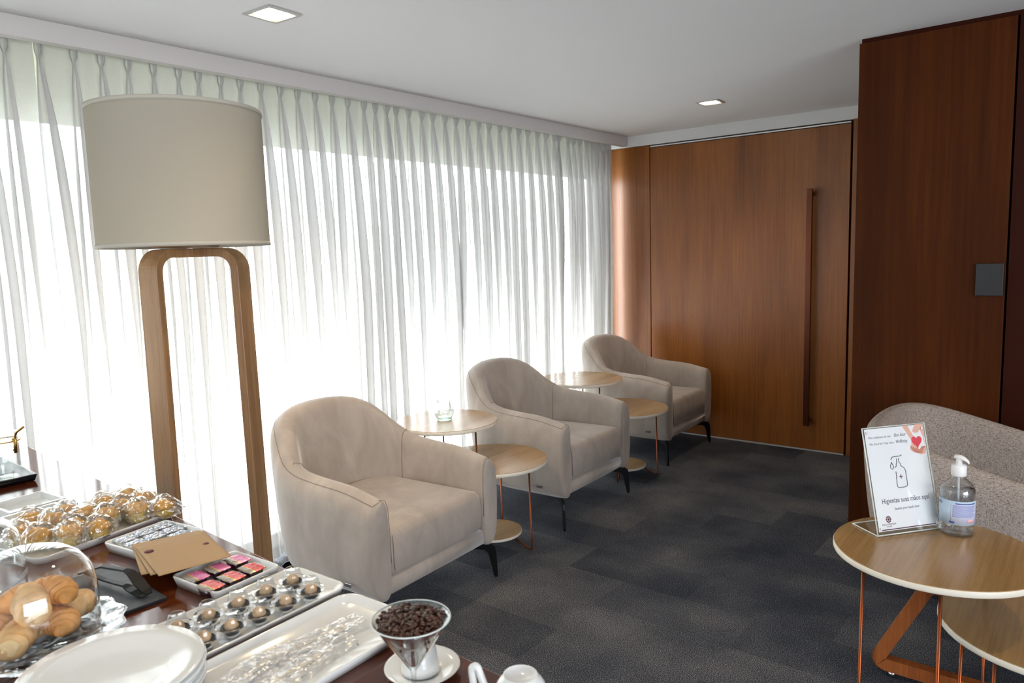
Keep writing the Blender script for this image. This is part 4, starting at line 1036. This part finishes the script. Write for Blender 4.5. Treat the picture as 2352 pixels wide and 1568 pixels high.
def croissant_src():
    t = thing('croissant', 'x', 'croissant', (0, 0, 0), 0, 'croissants under the dome')
    lp = []; n = 48
    for i in range(n+1):
        u = i/n*2-1; seg_ = (abs(u)*4.2+.35) % 1.0
        r = .028*(1-.72*abs(u)**1.7)*(.90+.16*(1-seg_)**.6); a0 = u*1.15; R_ = .046
        c = Vector((R_*cos(a0)-R_*.8, R_*sin(a0), 0)); d1 = Vector((cos(a0), sin(a0), 0))
        lp.append([c+d1*r*cos(a)*(1+.03*noise.noise(Vector((cos(a), u*5, sin(a)))))+Vector((0, 0, r*.82*sin(a))) for a in [2*pi*k/24 for k in range(24)]])
    obj('crust', loft(lp), M_crust2, t); return t
M_crust2 = plain('croissant_crust', srgb(212, 150, 82), .6, bump=.7, bscale=40, var=.34, vscale=30)
cs = croissant_src()
rs = roll_src(); zt = .0265; kr = kc = 0
rl = [((-.020, -.055), .022, 20, 0, 'at the front centre, pale end facing the viewer'), ((.042, -.040), .022, 55, 0, 'at the front right with a round pale end'), ((.048, .022), .024, 100, 0, 'at the right side against the glass'),
      ((-.010, .012), .024, 70, 0, 'in the middle of the bottom layer'), ((-.062, -.018), .022, 150, 0, 'at the left side near the photo edge'), ((.005, .062), .024, 20, 0, 'at the back of the bottom layer'),
      ((.026, -.008), .062, 80, 8, 'the large one lying on top at right'), ((-.030, -.012), .062, 30, -6, 'on top at the left, catching a highlight'), ((.004, .036), .064, 120, 5, 'on top at the back'), ((-.052, .045), .030, 60, 0, 'at the back left')]
for i, ((x, y), z, a, tl, wd) in enumerate(rl):
    if i in (2, 4, 7, 8):
        r = cs if kc == 0 else dup(cs, (0, 0, 0)); kc += 1; nm = 'golden croissant under the dome, '
    else:
        r = rs if kr == 0 else dup(rs, (0, 0, 0)); kr += 1; nm = 'golden bread roll under the dome, '
    r.location = DC+Vector((x*.84, y*.84, zt+z+.004)); r.rotation_euler = (radians(tl), 0, radians(a)); r['label'] = nm+wd

# second dome at left
st2 = dup(dome, (-1.815, .435, ZB+.001), 0, 'clear glass dome at the left edge behind the big one', scale=(1.0, 1.0, .88))

# slate board and tongs
o = obj('slate_board', boxbm(-.125, .125, -.072, .072, 0, .007), M_slate, smooth=False, bevel=.0015); o.location = (-1.520, .575, ZB); o.rotation_euler = (0, 0, radians(-2))
bm = o.data
tag(o, 'dark slate board beneath the black tongs', 'board')
tg = thing('serving_tongs', 'black plastic serving tongs resting on the slate board', 'tongs', (-1.52, .60, ZB+.0072))
def arm(z0, side):
    bm = bmesh.new(); rings = []
    for u, zc, wd, th in ((-.10, .012, .011, .004), (-.03, .018+z0, .011, .004), (.035, .020+z0, .012, .004), (.050, .018+z0, .020, .003), (.070, .012+z0*.5, .026, .003), (.090, .004+z0*.2, .022, .003), (.098, .002, .012, .002)):
        rings.append([(u, wd*.5*k, zc+th*l) for k, l in ((-1, 0), (-1, 1), (1, 1), (1, 0))])
    loft(rings, bm); return bm
M_bp = plain('black_plastic', srgb(14, 14, 16), .45, spec=.25)
a_ = obj('tong_arm', arm(.020, 1), M_bp, tg, smooth=False, bevel=.001); a_.rotation_euler = (0, 0, radians(10))
a_ = obj('tong_arm', arm(-.010, 1), M_bp, tg, smooth=False, bevel=.001); a_.rotation_euler = (0, 0, radians(4))
tg.rotation_euler = (0, 0, radians(5))
